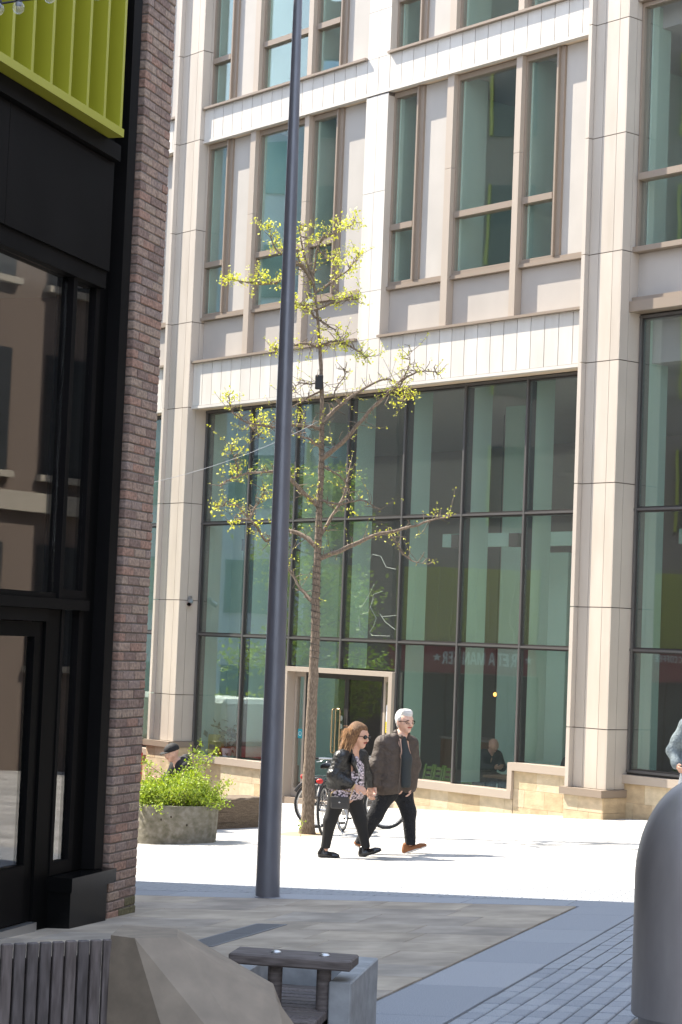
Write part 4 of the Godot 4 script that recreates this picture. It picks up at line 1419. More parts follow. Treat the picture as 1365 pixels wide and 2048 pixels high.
func timber_bench() -> void:
	var at := Vector3(-1.92, 0, -28.70)
	var T := thing("log_bench", Vector3(at.x, gy(at.x, at.z) - 0.03, at.z), "weathered squared log bench beside the round planter", "bench", deg_to_rad(45.6))
	var a := Acc.new()
	# a squared baulk with checked, uneven edges
	var n := 22
	var sec := []
	for k in n + 1:
		var x := -1.42 + 2.84 * k / n
		var q := []
		for e in [[-0.45, 0.0], [0.0, 0.0], [0.012, 0.22], [0.0, 0.445], [-0.02, 0.465], [-0.43, 0.47], [-0.45, 0.44]]:
			q.append(Vector3(x, e[1] + rng.randf_range(-0.007, 0.007), e[0] + rng.randf_range(-0.008, 0.008)))
		sec.append(q)
	for k in n:
		for e in 7:
			var f := (e + 1) % 7
			var mid: Vector3 = (sec[k][e] + sec[k][f]) / 2 - Vector3(sec[k][e].x, 0.23, -0.22)
			a.quad(sec[k][e], sec[k][f], sec[k + 1][f], sec[k + 1][e], Vector3(0, mid.y, mid.z))
	for k in [0, n]:
		for e in range(1, 6):
			a.tri(sec[k][0], sec[k][e], sec[k][e + 1], Vector3(-1 if k == 0 else 1, 0, 0))
	mi(T, "baulk", a.mesh(), M.old_timber)
	for y in [0.12, 0.27, 0.34]:
		box(T, "check", M.soil, -1.1 + y, 0.9 - y, y, y + 0.006, -0.02, 0.0145)

func litter_bin() -> void:
	var x := 1.765
	var z := -9.5
	var P := thing("steel_litter_bin", Vector3(x, gy(x, z) - 0.01, z), "domed brushed steel litter bin standing on the setts", "bin")
	var a := Acc.new()
	var prof := [Vector2(0.285, 0.150), Vector2(0.306, 0.150), Vector2(0.312, 0.158)]
	for k in 7: prof.append(Vector2(0.312, 0.16 + 0.62 * (k + 1) / 7.0))
	for k in 18:
		var t := PI / 2 * (k + 1) / 18.0
		prof.append(Vector2(maxf(0.312 * cos(t), 0.0), 0.78 + 0.485 * sin(t)))
	a.lathe(prof, 64)
	mi(P, "shell", a.mesh(), M.bin_steel)
	var b := Acc.new()
	b.lathe([Vector2(0.278, 0.06), Vector2(0.278, 0.155)], 48)
	mi(P, "neck", b.mesh(), M.bin_steel)
	var c := Acc.new()
	c.lathe([Vector2(0.31, 0.0), Vector2(0.318, 0.09), Vector2(0.31, 0.10), Vector2(0.27, 0.10)], 48)
	mi(P, "base_ring", c.mesh(), M.bin_steel)
	var d := Acc.new()
	d.bevel(-0.10, 0.10, 0.86, 0.98, 0.20, 0.285, 0.01)
	mi(P, "opening", d.mesh(), M.black_metal).rotation.y = 1.2

func front_benches() -> void:
	# a slatted seat back that butts against a faceted block of stone
	var B := thing("slatted_bench", Vector3(-1.28, gy(-1.28, -8.0), -8.0), "bench back clad in upright grey timber slats, beside a faceted stone", "bench", atan2(0.23, 0.40))
	var g := 0.0
	for k in range(-9, 9):
		var x0 := 0.008 + 0.0545 * k
		var a := Acc.new()
		a.bevel(-0.0222, 0.0222, -0.33, 0.33, -0.014, 0.014, 0.004)
		var o := mi(B, "slat", a.mesh(), M["slat%d" % (rng.randi() % 3)])
		o.position = Vector3(x0 + 0.022, 0.318 + rng.randf_range(-0.0008, 0.0008), 0)
	box(B, "backing_rail", M.black_metal, -0.5, 0.43, 0.06, 0.12, -0.05, -0.016)
	box(B, "backing_rail", M.black_metal, -0.5, 0.43, 0.52, 0.58, -0.05, -0.016)
	box(B, "seat_frame", M.joint, -0.5, 0.44, 0.0, 0.56, -0.10, -0.052)
	var gx := gy(-0.5, -8.0)
	var S := thing("faceted_stone", Vector3(-0.5, gx, -8.0), "faceted block of brown stone between slatted bench and armrest bench", "stone seat")
	var o := Vector3(-0.5, gx, -8.0)
	var A := Vector3(-0.868, 0.272, -8.235) - o
	var Bq := Vector3(-0.758, 0.284, -8.10) - o
	var C := Vector3(-0.592, 0.288, -8.15) - o
	var D := Vector3(-0.179, 0.060, -8.10) - o
	var E0 := Vector3(-0.86, -0.40, -8.14) - o
	var E1 := Vector3(-0.44, -0.40, -7.60) - o
	var E2 := Vector3(0.00, -0.40, -7.46) - o
	var F := Vector3(0.22, -0.40, -7.95) - o
	var A2 := Vector3(-0.86, 0.262, -8.60) - o
	var C2_ := Vector3(-0.62, 0.262, -8.55) - o
	var D2 := Vector3(-0.20, 0.10, -8.25) - o
	var G := Vector3(-0.86, -0.42, -8.65) - o
	var H := Vector3(0.0, -0.42, -8.5) - o
	var a := Acc.new()
	var ce := Vector3(-0.05, 0.2, -0.15)
	for f in [[A, Bq, E1, E0], [Bq, C, E2, E1], [C, D, E2, E2], [D, F, E2, E2], [A, Bq, C, C2_], [A, C2_, A2, A2], [C, D, D2, C2_], [D, F, H, D2], [A2, C2_, H, G], [C2_, D2, H, H], [A, A2, G, E0]]:
		var m: Vector3 = (f[0] + f[1] + f[2]) / 3.0 - ce
		a.tri(f[0], f[1], f[2], m)
		if f[3] != f[2]: a.tri(f[0], f[2], f[3], m)
	mi(S, "block", a.mesh(), M.seat_stone)
	# bench set in a stone trough, with a thick timber armrest on two posts
	var gz := gy(0.13, -8.9)
	var Q := thing("armrest_bench", Vector3(0.13, gz - 0.025, -8.9), "low stone bench with slatted seat and thick timber armrest on two posts", "bench", deg_to_rad(-10.5))
	var w := Acc.new()
	w.bevel(-0.10, 0.0, -0.05, 0.405, -0.72, 0.02, 0.006)
	mi(Q, "side_block", w.mesh(), M.seat_stone_grey)
	var w2 := Acc.new()
	w2.bevel(-0.62, -0.102, -0.05, 0.40, -0.72, -0.60, 0.006)
	mi(Q, "back_block", w2.mesh(), M.seat_stone_grey)
	var w3 := Acc.new()
	w3.bevel(-0.62, -0.50, -0.05, 0.40, -0.598, 0.0, 0.006)
	mi(Q, "side_block", w3.mesh(), M.seat_stone_grey)
	for k in 11:
		var z := -0.585 + 0.082 * k
		var s := Acc.new()
		s.bevel(-0.498, -0.104, 0.235, 0.275, z, z + 0.070, 0.005)
		mi(Q, "seat_slat", s.mesh(), M["slat%d" % (k % 3)] if k % 4 else M.plank)
	box(Q, "seat_bearer", M.joint, -0.47, -0.13, -0.05, 0.232, -0.55, 0.28)
	var p := Acc.new()
	p.bevel(-0.545, 0.005, 0.460, 0.507, -0.13, 0.075, 0.007)
	var plank := mi(Q, "armrest", p.mesh(), M.plank)
	for x in [-0.35, -0.13]:
		var t := Acc.new()
		t.lathe([Vector2(0.033, 0.27), Vector2(0.033, 0.462)], 16, Vector3(x, 0, -0.02))
		mi(Q, "armrest_post", t.mesh(), M.plank)
		var b := Acc.new()
		b.lathe([Vector2(0.024, 0.505), Vector2(0.024, 0.512), Vector2(0.016, 0.518), Vector2(0.0, 0.519)], 16, Vector3(x, 0, -0.02))
		mi(plank, "bolt_cap", b.mesh(), M.chrome)

func festoon() -> void:
	var F := thing("festoon_lights", Vector3(-1.7, 4.70, -10.0), "festoon cable with clear glass bulbs strung before lime green fins", "string lights")
	var pts := []
	for p in bend([Vector3(-3.45, 4.72, -10.0), Vector3(-2.3, 4.60, -10.0), Vector3(-1.75, 4.685, -10.0), Vector3(-1.0, 4.81, -10.0), Vector3(1.5, 5.1, -9.5), Vector3(9.5, 6.4, -8.0)], 5):
		pts.append(p - F.position)
	var a := Acc.new()
	a.tube(pts, [0.006], 6)
	mi(F, "cable", a.mesh(), M.cable_black)
	for b in [[-2.04, 4.612], [-1.845, 4.628], [-1.742, 4.640], [-1.585, 4.702], [-1.344, 4.728], [-0.9, 4.80], [-0.4, 4.86]]:
		var s := Acc.new()
		s.lathe([Vector2(0.016, 0.0), Vector2(0.017, 0.05), Vector2(0.010, 0.062), Vector2(0.0, 0.064)], 12)
		var so := mi(F, "socket", s.mesh(), M.cable_black)
		so.position = Vector3(b[0], b[1] + 0.022, -10.0) - F.position
		var g := Acc.new()
		g.ball(Vector3(0, -0.012, 0), Vector3(0.031, 0.033, 0.031), 16, 12)
		mi(so, "bulb", g.mesh(), M.bulb_glass)
		var fl := Acc.new()
		fl.tube([Vector3(-0.008, -0.005, 0), Vector3(-0.004, -0.02, 0.003), Vector3(0.0, -0.006, 0), Vector3(0.004, -0.02, -0.003), Vector3(0.008, -0.005, 0)], [0.0012], 5)
		mi(so, "filament", fl.mesh(), M.brass)

func small_things() -> void:
	# thin white cable from the brick building to the tree
	var a := Acc.new()
	var p0 := Vector3(-2.9, 2.75, -19.5)
	var p1 := Vector3(-0.36, 4.50, -27.5)
	var pts := []
	for k in 17:
		var f := k / 16.0
		pts.append(p0.lerp(p1, f) - Vector3(0, 0.35 * 4.0 * f * (1.0 - f) * 0.5, 0))
	a.tube(pts, [0.0026], 5)
	tag(mi(self, "hanging_cable", a.mesh(), M.cable_white), "thin white cable hanging between the brick corner and the young tree", "cable")
	# camera on the left column's side
	var C := thing("security_camera", O1 + Basis(Vector3.UP, deg_to_rad(-50.54)) * Vector3(-4.80, 2.20, 0.24), "small grey security camera on the side of a beige column", "camera", deg_to_rad(-50.54))
	var b := Acc.new()
	b.tube([Vector3(0.12, -0.10, 0.10), Vector3(0.06, -0.03, 0.02)], [0.055, 0.055], 16)
	mi(C, "body", b.mesh(), M.chrome)
	var d := Acc.new()
	d.tube([Vector3(0.0, 0.02, 0.0), Vector3(0.05, -0.01, 0.01)], [0.06, 0.03], 14)
	mi(C, "mount", d.mesh(), M.chrome)
	var e := Acc.new()
	e.tube([Vector3(0.126, -0.107, 0.107), Vector3(0.12, -0.10, 0.10)], [0.042, 0.042], 14)
	mi(C, "lens", e.mesh(), M.black_metal)
	# slotted drain cover in the flags
	var F := paving_frame()
	var G := thing("drain_grate", Vector3.ZERO, "long cast iron drain grate set in the flagstones", "grate")
	G.transform = F * Transform3D(Basis(), Vector3(-1.42, -0.004, 1.39))
	var fr := Acc.new()
	fr.box(-0.78, 0.78, 0.0, 0.012, -0.125, -0.105)
	fr.box(-0.78, 0.78, 0.0, 0.012, 0.105, 0.125)
	fr.box(-0.78, -0.76, 0.0, 0.0125, -0.105, 0.105)
	fr.box(0.76, 0.78, 0.0, 0.0125, -0.105, 0.105)
	fr.box(-0.01, 0.01, 0.0, 0.0125, -0.105, 0.105)
	mi(G, "frame", fr.mesh(), M.grate_iron)
	box(G, "shade_bed", M.soil, -0.76, 0.76, -0.004, -0.001, -0.105, 0.105)  # dark sheet painted in place of the shade down in the slots
	for k in 40:
		var x := -0.742 + 0.038 * k
		if absf(x) < 0.02: continue
		box(G, "bar", M.grate_iron, x, x + 0.016, 0.0, 0.0118, -0.103, 0.103)
	# a weed at the foot of the tree
	var wx := -0.37
	var wz := -27.1
	var W := thing("seedling", Vector3(wx, gy(wx, wz), wz), "tiny green seedling sprouting beside the tree's foot", "plant")
	var st := Acc.new()
	st.tube([Vector3.ZERO, Vector3(0.01, 0.1, 0), Vector3(0.0, 0.2, 0.01)], [0.004, 0.003, 0.002], 5)
	mi(W, "stem", st.mesh(), M.bark)
	var lv := Acc.new()
	for k in 5: leaves(lv, Vector3(0, 0.09 + 0.03 * k, 0), 0.04, 4, 0.04, Color(0.2, 0.28, 0.03), Color(0.35, 0.42, 0.06))
	mi(W, "leaves", lv.mesh(), M.young_leaf)
	# a red parked van half hidden behind the corner of the brick building
	var V := thing("red_van", Vector3(-5.83, gy(-5.83, -41.53), -41.53), "red van glimpsed behind the brick corner and the beige column", "van", deg_to_rad(-50.54))
	var vb := Acc.new()
	vb.bevel(-2.2, 2.2, 0.35, 1.15, -0.9, 0.9, 0.08)
	mi(V, "lower_body", vb.mesh(), M.red_plastic)
	var vu := Acc.new()
	vu.bevel(-2.15, 1.5, 1.152, 2.15, -0.88, 0.88, 0.10)
	mi(V, "upper_body", vu.mesh(), M.white_paint)
	var vw := Acc.new()
	vw.bevel(-1.9, 1.2, 1.35, 1.85, 0.87, 0.90, 0.01)
	mi(V, "side_window", vw.mesh(), M.window_dark)
	for x in [-1.4, 1.4]:
		for z in [-0.8, 0.8]:
			var wl := Acc.new()
			wl.tube([Vector3(x, 0.34, z - 0.12), Vector3(x, 0.34, z + 0.12)], [0.34, 0.34], 24)
			mi(V, "wheel", wl.mesh(), M.rubber)

# ---------- bicycles
func bicycle(called_label: String, rear: Vector3, front: Vector3, paint: Material) -> void:
	rear.y = gy(rear.x, rear.z)
	front.y = gy(front.x, front.z)
	var d := (front - rear).normalized()
	var n := Vector3(-GX, 1, -GZ).normalized()
	var side := d.cross(n).normalized()
	var B := thing("bicycle", rear, called_label, "bicycle", 0.0, "parked bicycles")
	B.transform = Transform3D(Basis(d, side.cross(d), side), rear)
	var wb := 1.06
	var R := 0.34
	for x in [0.0, wb]:
		var t := Acc.new()
		var ring := []
		for k in 37:
			ring.append(Vector3(x + cos(TAU * k / 36) * (R - 0.018), R + sin(TAU * k / 36) * (R - 0.018), 0))
		t.tube(ring, [0.019], 8, false)
		var wh := mi(B, "wheel", t.mesh(), M.rubber)
		var r := Acc.new()
		ring = []
		for k in 37:
			ring.append(Vector3(x + cos(TAU * k / 36) * (R - 0.045), R + sin(TAU * k / 36) * (R - 0.045), 0))
		r.tube(ring, [0.012], 6, false)
		mi(wh, "rim", r.mesh(), M.chrome)
		var s := Acc.new()
		for k in 24:
			var a := TAU * k / 24
			s.tube([Vector3(x, R, 0.02 * (1 if k % 2 else -1)), Vector3(x + cos(a) * (R - 0.05), R + sin(a) * (R - 0.05), 0)], [0.0016], 4, false)
		s.tube([Vector3(x, R, -0.045), Vector3(x, R, 0.045)], [0.022], 10)
		mi(wh, "spokes", s.mesh(), M.chrome)
		var g := Acc.new()
		ring = []
		var a0 := 0.1 if x == 0.0 else 0.5
		for k in 19:
			var a := a0 + 2.5 * k / 18.0
			ring.append(Vector3(x + cos(a) * (R + 0.03), R + sin(a) * (R + 0.03), 0))
		g.tube(ring, [0.026], 8)
		mi(B, "mudguard", g.mesh(), paint)
	var f := Acc.new()
	var bb := Vector3(0.44, 0.29, 0)
	var seat := Vector3(0.30, 0.80, 0)
	var head := Vector3(0.84, 0.90, 0)
	var headl := Vector3(0.88, 0.70, 0)
	f.tube([bb, seat + Vector3(-0.02, 0.08, 0)], [0.018], 10)
	f.tube([bb, headl], [0.024], 10)
	f.tube([seat - Vector3(0, 0.12, 0), headl + Vector3(-0.02, 0.06, 0)], [0.018], 10)
	f.tube([headl, head], [0.022], 10)
	for s in [-1, 1]:
		f.tube([bb + Vector3(0, 0, 0.03 * s), Vector3(0, R, 0.06 * s)], [0.010], 8)
		f.tube([seat + Vector3(0, -0.05, 0.02 * s), Vector3(0, R, 0.06 * s)], [0.009], 8)
		f.tube([headl + Vector3(0, -0.02, 0.04 * s), headl + Vector3(0.06, -0.2, 0.05 * s), Vector3(wb, R, 0.055 * s)], [0.014, 0.013, 0.009], 8)
	mi(B, "frame", f.mesh(), paint)
	var sd := Acc.new()
	sd.blob([[Vector3(0.20, 0.92, 0.05), Vector3(0.22, 0.92, -0.05), 0.055, 0.055], [Vector3(0.22, 0.93, 0), Vector3(0.44, 0.92, 0), 0.05, 0.022]], 0.014, 0.015, [[Vector3.DOWN, -0.90]])
	mi(B, "saddle", sd.mesh(), M.black_leather)
	var h := Acc.new()
	h.tube([head, head + Vector3(-0.03, 0.12, 0)], [0.014], 8)
	h.tube([Vector3(0.70, 1.03, -0.31), Vector3(0.78, 1.03, -0.22), Vector3(0.82, 1.02, 0), Vector3(0.78, 1.03, 0.22), Vector3(0.70, 1.03, 0.31)], [0.012], 8)
	var hb := mi(B, "handlebar", h.mesh(), M.chrome)
	for s in [-1, 1]:
		var gr := Acc.new()
		gr.tube([Vector3(0.735, 1.03, 0.265 * s), Vector3(0.69, 1.03, 0.322 * s)], [0.018], 8)
		mi(hb, "grip", gr.mesh(), M.rubber)
		var lv := Acc.new()
		lv.tube([Vector3(0.79, 1.02, 0.20 * s), Vector3(0.84, 0.99, 0.24 * s), Vector3(0.80, 0.98, 0.31 * s)], [0.006], 6)
		mi(hb, "brake_lever", lv.mesh(), M.chrome)
	var ck := Acc.new()
	ck.tube([bb + Vector3(0, 0, 0.055), bb + Vector3(0, 0, 0.062)], [0.10], 24)
	ck.tube([bb + Vector3(0, 0, 0.05), bb + Vector3(0.08, -0.14, 0.09)], [0.010], 8)
	ck.tube([bb + Vector3(0, 0, -0.05), bb + Vector3(-0.08, 0.14, -0.09)], [0.010], 8)
	mi(B, "crank", ck.mesh(), M.chrome)
	for s in [-1, 1]:
		var pd := Acc.new()
		var c := bb + Vector3(0.08, -0.14, 0.13) if s > 0 else bb + Vector3(-0.08, 0.14, -0.13)
		pd.box(c.x - 0.05, c.x + 0.05, c.y - 0.012, c.y + 0.012, c.z - 0.035, c.z + 0.035)
		mi(B, "pedal", pd.mesh(), M.rubber)
	var rk := Acc.new()
	for s in [-1, 1]:
		rk.tube([Vector3(0.24, 0.75, 0.05 * s), Vector3(-0.20, 0.75, 0.06 * s)], [0.006], 6)
		rk.tube([Vector3(-0.06, 0.75, 0.06 * s), Vector3(0, R, 0.065 * s)], [0.006], 6)
	for k in 4: rk.tube([Vector3(0.15 - 0.11 * k, 0.75, -0.06), Vector3(0.15 - 0.11 * k, 0.75, 0.06)], [0.005], 6)
	mi(B, "rack", rk.mesh(), M.bike_paint)
	var rl := Acc.new()
	rl.ball(Vector3(-0.215, 0.74, 0), Vector3(0.022, 0.035, 0.05), 10, 8)
	mi(B, "rear_light", rl.mesh(), M.red_plastic)
	var ks := Acc.new()
	ks.tube([Vector3(0.36, 0.27, 0.05), Vector3(0.30, 0.015, 0.19)], [0.009], 8)
	mi(B, "kickstand", ks.mesh(), M.chrome)

func bicycles() -> void:
	bicycle("black city bicycle with rack seen from behind, parked beside the tree trunk", Vector3(-0.06, 0, -27.32), Vector3(0.20, 0, -28.36), M.bike_paint)
	bicycle("second bicycle parked before the plinth, further from the tree trunk", Vector3(-0.18, 0, -29.40), Vector3(0.86, 0, -29.08), M.bike_paint)

# ---------- people
func hand(a: Acc, wrist: Vector3, dir: Vector3, palm: Vector3, curl: float, flip: float) -> void:
	# palm and five bent fingers; dir points along the hand, palm is the way the palm faces
	dir = dir.normalized()
	palm = (palm - dir * palm.dot(dir)).normalized()
	var side := dir.cross(palm) * flip
	var b := []
	b.append([wrist, wrist + dir * 0.03, 0.026, 0.026])
	for k in 4:
		var off := side * (-0.030 + 0.020 * k)
		b.append([wrist + dir * 0.02 + off * 0.6, wrist + dir * 0.085 + off, 0.014, 0.012])
		var len_: float = [0.070, 0.082, 0.078, 0.060][k]
		var p := wrist + dir * 0.088 + off
		var d := dir
		for j in 3:
			d = (d + palm * curl).normalized()
			var q: Vector3 = p + d * len_ * [0.42, 0.32, 0.26][j]
			b.append([p, q, 0.0095 - 0.001 * j, 0.0088 - 0.001 * j])
			p = q
	var t0 := wrist + dir * 0.03 - side * 0.026
	var t1 := t0 - side * 0.028 + dir * 0.03 + palm * 0.012
	var t2 := t1 + dir * 0.032 - side * 0.004 + palm * 0.014
	b.append([t0, t1, 0.013, 0.011])
	b.append([t1, t2, 0.0105, 0.009])
	a.blob(b, 0.006, 0.005)

func head(a: Acc, c: Vector3, f: Vector3, s := 1.0) -> void:
	# skull, jaw, nose, ears, brow; f is the way the face looks
	f = f.normalized()
	var r := f.cross(Vector3.UP).normalized()
	var u := r.cross(f)
	var p := func(x: float, y: float, z: float) -> Vector3: return c + (r * x + u * y + f * z) * s
	var b := [
		[p.call(0, 0.035, -0.015), p.call(0, 0.03, 0.015), 0.088 * s, 0.080 * s],
		[p.call(0, -0.03, 0.03), p.call(0, -0.075, 0.052), 0.062 * s, 0.040 * s],
		[p.call(-0.035, -0.02, 0.045), p.call(0.035, -0.02, 0.045), 0.040 * s, 0.040 * s],
		[p.call(0, 0.012, 0.090), p.call(0, -0.022, 0.108), 0.010 * s, 0.015 * s],
		[p.call(-0.03, 0.028, 0.082), p.call(0.03, 0.028, 0.082), 0.014 * s, 0.014 * s],
		[p.call(0.086, 0.005, -0.005), p.call(0.090, -0.028, 0.0), 0.014 * s, 0.010 * s],
		[p.call(-0.086, 0.005, -0.005), p.call(-0.090, -0.028, 0.0), 0.014 * s, 0.010 * s],
		[p.call(0, -0.06, -0.01), p.call(0, -0.15, -0.035), 0.055 * s, 0.058 * s],
	]
	a.blob(b, 0.0075, 0.010)

func face(parent: Node3D, c: Vector3, f: Vector3, s: float) -> void:
	f = f.normalized()
	var r := f.cross(Vector3.UP).normalized()
	var u := r.cross(f)
	for k in [-1, 1]:
		var e := Acc.new()
		e.ball(c + (r * 0.032 * k + u * 0.008 + f * 0.088) * s, Vector3(0.011, 0.009, 0.011) * s, 10, 8)
		mi(parent, "eye", e.mesh(), M.eye_dark)
	var m := Acc.new()
	m.blob([[c + (r * -0.022 + u * -0.052 + f * 0.092) * s, c + (r * 0.022 + u * -0.052 + f * 0.092) * s, 0.008 * s, 0.008 * s]], 0.006, 0.006)
	mi(parent, "mouth", m.mesh(), M.lip)

func glasses(parent: Node3D, c: Vector3, f: Vector3, s: float, dark: bool) -> void:
	f = f.normalized()
	var r := f.cross(Vector3.UP).normalized()
	var u := r.cross(f)
	var g := Acc.new()
	var p := func(x: float, y: float, z: float) -> Vector3: return c + (r * x + u * y + f * z) * s
	for k in [-1, 1]:
		var ring := []
		for j in 13:
			var t := TAU * j / 12
			ring.append(p.call(k * 0.036 + cos(t) * 0.028, 0.006 + sin(t) * 0.019, 0.104 - 0.006 * absf(cos(t))))
		g.tube(ring, [0.0035 * s], 5, false)
		g.tube([p.call(k * 0.064, 0.010, 0.098), p.call(k * 0.086, 0.010, 0.05), p.call(k * 0.092, 0.006, -0.01)], [0.0035 * s], 5)
	g.tube([p.call(-0.010, 0.010, 0.105), p.call(0.010, 0.010, 0.105)], [0.003 * s], 5)
	var o := mi(parent, "sunglasses" if dark else "glasses", g.mesh(), M.black_metal)
	for k in [-1, 1]:
		var l := Acc.new()
		l.ball(p.call(k * 0.036, 0.006, 0.100), Vector3(0.026, 0.018, 0.008) * s, 12, 8)
		if dark: mi(o, "lens", l.mesh(), M.black_leather)

func shoe(parent: Node3D, called: String, heel: Vector3, toe: Vector3, up: Vector3, m: Material, sole: Material) -> void:
	var d := (toe - heel).normalized()
	var s := d.cross(up).normalized() * 0.018
	var a := Acc.new()
	var n := s.cross(d).normalized()
	a.blob([[heel + n * 0.035, toe + n * 0.022 - d * 0.05, 0.040, 0.038], [toe - d * 0.05 + n * 0.022 + s, toe + n * 0.018 + s * 0.6, 0.030, 0.024], [toe - d * 0.05 + n * 0.022 - s, toe + n * 0.018 - s * 0.6, 0.030, 0.024], [heel + n * 0.04, heel + n * 0.09 + d * 0.02, 0.040, 0.040]], 0.011, 0.012, [[-n, -(n.dot(heel) + 0.012)]])
	var o := mi(parent, called, a.mesh(), m)
	var b := Acc.new()
	b.blob([[heel + n * 0.012, toe - d * 0.04 + n * 0.012, 0.044, 0.046], [toe - d * 0.06 + n * 0.012, toe + n * 0.012, 0.046, 0.032]], 0.010, 0.008, [[n, n.dot(heel) + 0.020], [-n, -(n.dot(heel) + 0.0)]])
	mi(o, "sole", b.mesh(), sole)

func people() -> void:
	woman()
	man()
	cap_man()
	denim_person()

func woman() -> void:
	var x := 0.195
	var z := -22.95
	var W := Node3D.new()
	var at := Vector3(x, gy(x, z), z)
	var f := Vector3(0.84, -0.12, 0.50)
	var sc := 1.13
	var hc := Vector3(0.105, 1.375, 0.02)
	var nk := Vector3(0.03, 1.20, 0.01)
	var sn := Vector3(-0.085, 1.135, 0.15)
	var sf := Vector3(0.145, 1.145, -0.14)
	var en := Vector3(-0.165, 0.935, 0.20)
	var hn := Vector3(0.075, 0.825, 0.25)
	var ef := Vector3(0.215, 0.92, -0.24)
	var hf := Vector3(0.265, 0.765, -0.33)
	var hipn := Vector3(-0.095, 0.70, 0.09)
	var hipf := Vector3(0.055, 0.70, -0.08)
	var kn := Vector3(-0.18, 0.417, 0.10)
	var kf := Vector3(0.165, 0.417, -0.06)
	var an := Vector3(-0.224, 0.09, 0.09)
	var af := Vector3(0.235, 0.125, -0.05)
	var a := Acc.new()
	head(a, hc, f, sc)
	a.blob([[nk + Vector3(0.01, 0.02, 0.01), nk, 0.06, 0.07], [nk, Vector3(0.02, 1.0, 0), 0.08, 0.12], [Vector3(-0.04, 1.02, 0.06), Vector3(-0.05, 0.72, 0.06), 0.10, 0.12], [Vector3(0.07, 1.02, -0.06), Vector3(0.03, 0.72, -0.06), 0.10, 0.12], [sn, en, 0.05, 0.042], [en, hn, 0.040, 0.028], [sf, ef, 0.05, 0.042], [ef, hf, 0.040, 0.028], [hipn, kn, 0.085, 0.055], [kn, an, 0.053, 0.036], [hipf, kf, 0.085, 0.055], [kf, af, 0.053, 0.036]], 0.018, 0.02)
	hand(a, hn, Vector3(0.9, -0.25, 0.3), Vector3(-0.3, -0.6, -0.6), 0.45, 1.0)
	hand(a, hf, Vector3(0.12, -0.9, -0.10), Vector3(0.5, 0.0, -0.8), 0.6, 1.0)
	var P := mi(self, "person", a.mesh(), M.skin)
	W.free()
	P.position = at
	tag(P, "woman in black jacket, leopard print blouse and sunglasses walking hand in hand", "person")
	face(P, hc, f, sc)
	glasses(P, hc + Vector3(0, 0.004, 0), f, sc, true)
	# hair, shoulder length, blown back
	var h := Acc.new()
	var r := f.cross(Vector3.UP).normalized()
	var hb := [[hc + Vector3(-0.02, 0.062, 0), hc + Vector3(-0.03, 0.03, 0), 0.098, 0.102]]
	for k in [-1, 1]:
		hb.append([hc + r * 0.075 * k + Vector3(0.0, 0.05, 0), hc + r * 0.085 * k + Vector3(-0.075, -0.13, -0.02), 0.055, 0.042])
	hb.append([hc + Vector3(-0.09, 0.02, -0.03), hc + Vector3(-0.165, -0.155, 0.0), 0.075, 0.055])
	hb.append([hc + Vector3(-0.11, -0.02, 0.05), hc + Vector3(-0.19, -0.19, 0.06), 0.055, 0.030])
	hb.append([hc + Vector3(-0.10, -0.02, 0.08), hc + Vector3(-0.13, -0.20, 0.10), 0.050, 0.030])
	hb.append([hc + Vector3(-0.02, 0.10, 0), hc + Vector3(0.05, 0.085, 0.02), 0.062, 0.050])
	var fn := f.normalized()
	h.blob(hb, 0.010, 0.016)
	var hair := mi(P, "hair", h.mesh(), M.hair_brown)
	var st := Acc.new()
	for k in 140:
		var s0 := hc + Vector3(-0.08 - 0.06 * rng.randf(), rng.randf_range(-0.10, 0.10), rng.randf_range(-0.06, 0.12))
		var s1 := s0 + Vector3(rng.randf_range(-0.10, -0.02), rng.randf_range(-0.14, 0.02), rng.randf_range(-0.03, 0.04))
		st.tube([s0, s0.lerp(s1, 0.5) + Vector3(0, 0.015, 0), s1], [0.003, 0.0025, 0.0012], 4, false)
	for k in 70:
		var t0 := hc + Vector3(-0.10, 0.02, 0.10) + Vector3(rng.randfn() * 0.03, rng.randfn() * 0.05, rng.randf_range(-0.06, 0.02))
		st.tube([t0, t0 + Vector3(-0.02, -0.09, 0.01), t0 + Vector3(rng.randf_range(-0.07, 0.0), -0.19, rng.randf_range(-0.02, 0.03))], [0.004, 0.004, 0.0015], 4, false)
	mi(hair, "loose_strands", st.mesh(), M.hair_blond)
	# trousers
	var t := Acc.new()
	t.blob([[Vector3(-0.03, 0.78, 0.05), hipn, 0.13, 0.115], [Vector3(0.02, 0.78, -0.05), hipf, 0.13, 0.115], [hipn, kn, 0.112, 0.070], [kn, an, 0.070, 0.052], [hipf, kf, 0.112, 0.070], [kf, af, 0.070, 0.052]], 0.014, 0.018, [[Vector3.DOWN, -0.10]])
	mi(P, "trousers", t.mesh(), M.black_cloth)
	# blouse
	var bl := Acc.new()
	bl.blob([[Vector3(-0.05, 1.0, 0.05), Vector3(-0.065, 0.72, 0.08), 0.115, 0.150], [Vector3(0.07, 1.02, -0.04), Vector3(0.055, 0.74, -0.05), 0.115, 0.145], [Vector3(0.085, 1.12, 0.07), Vector3(0.12, 0.95, 0.07), 0.035, 0.05], [Vector3(0.12, 0.95, 0.07), Vector3(0.105, 0.76, 0.085), 0.05, 0.07]], 0.014, 0.022, [[Vector3.DOWN, -0.655], [Vector3.UP, 1.16]])
	mi(P, "blouse", bl.mesh(), M.print_cloth)
	# jacket: short, open in front, both sleeves and a lapel
	var j := Acc.new()
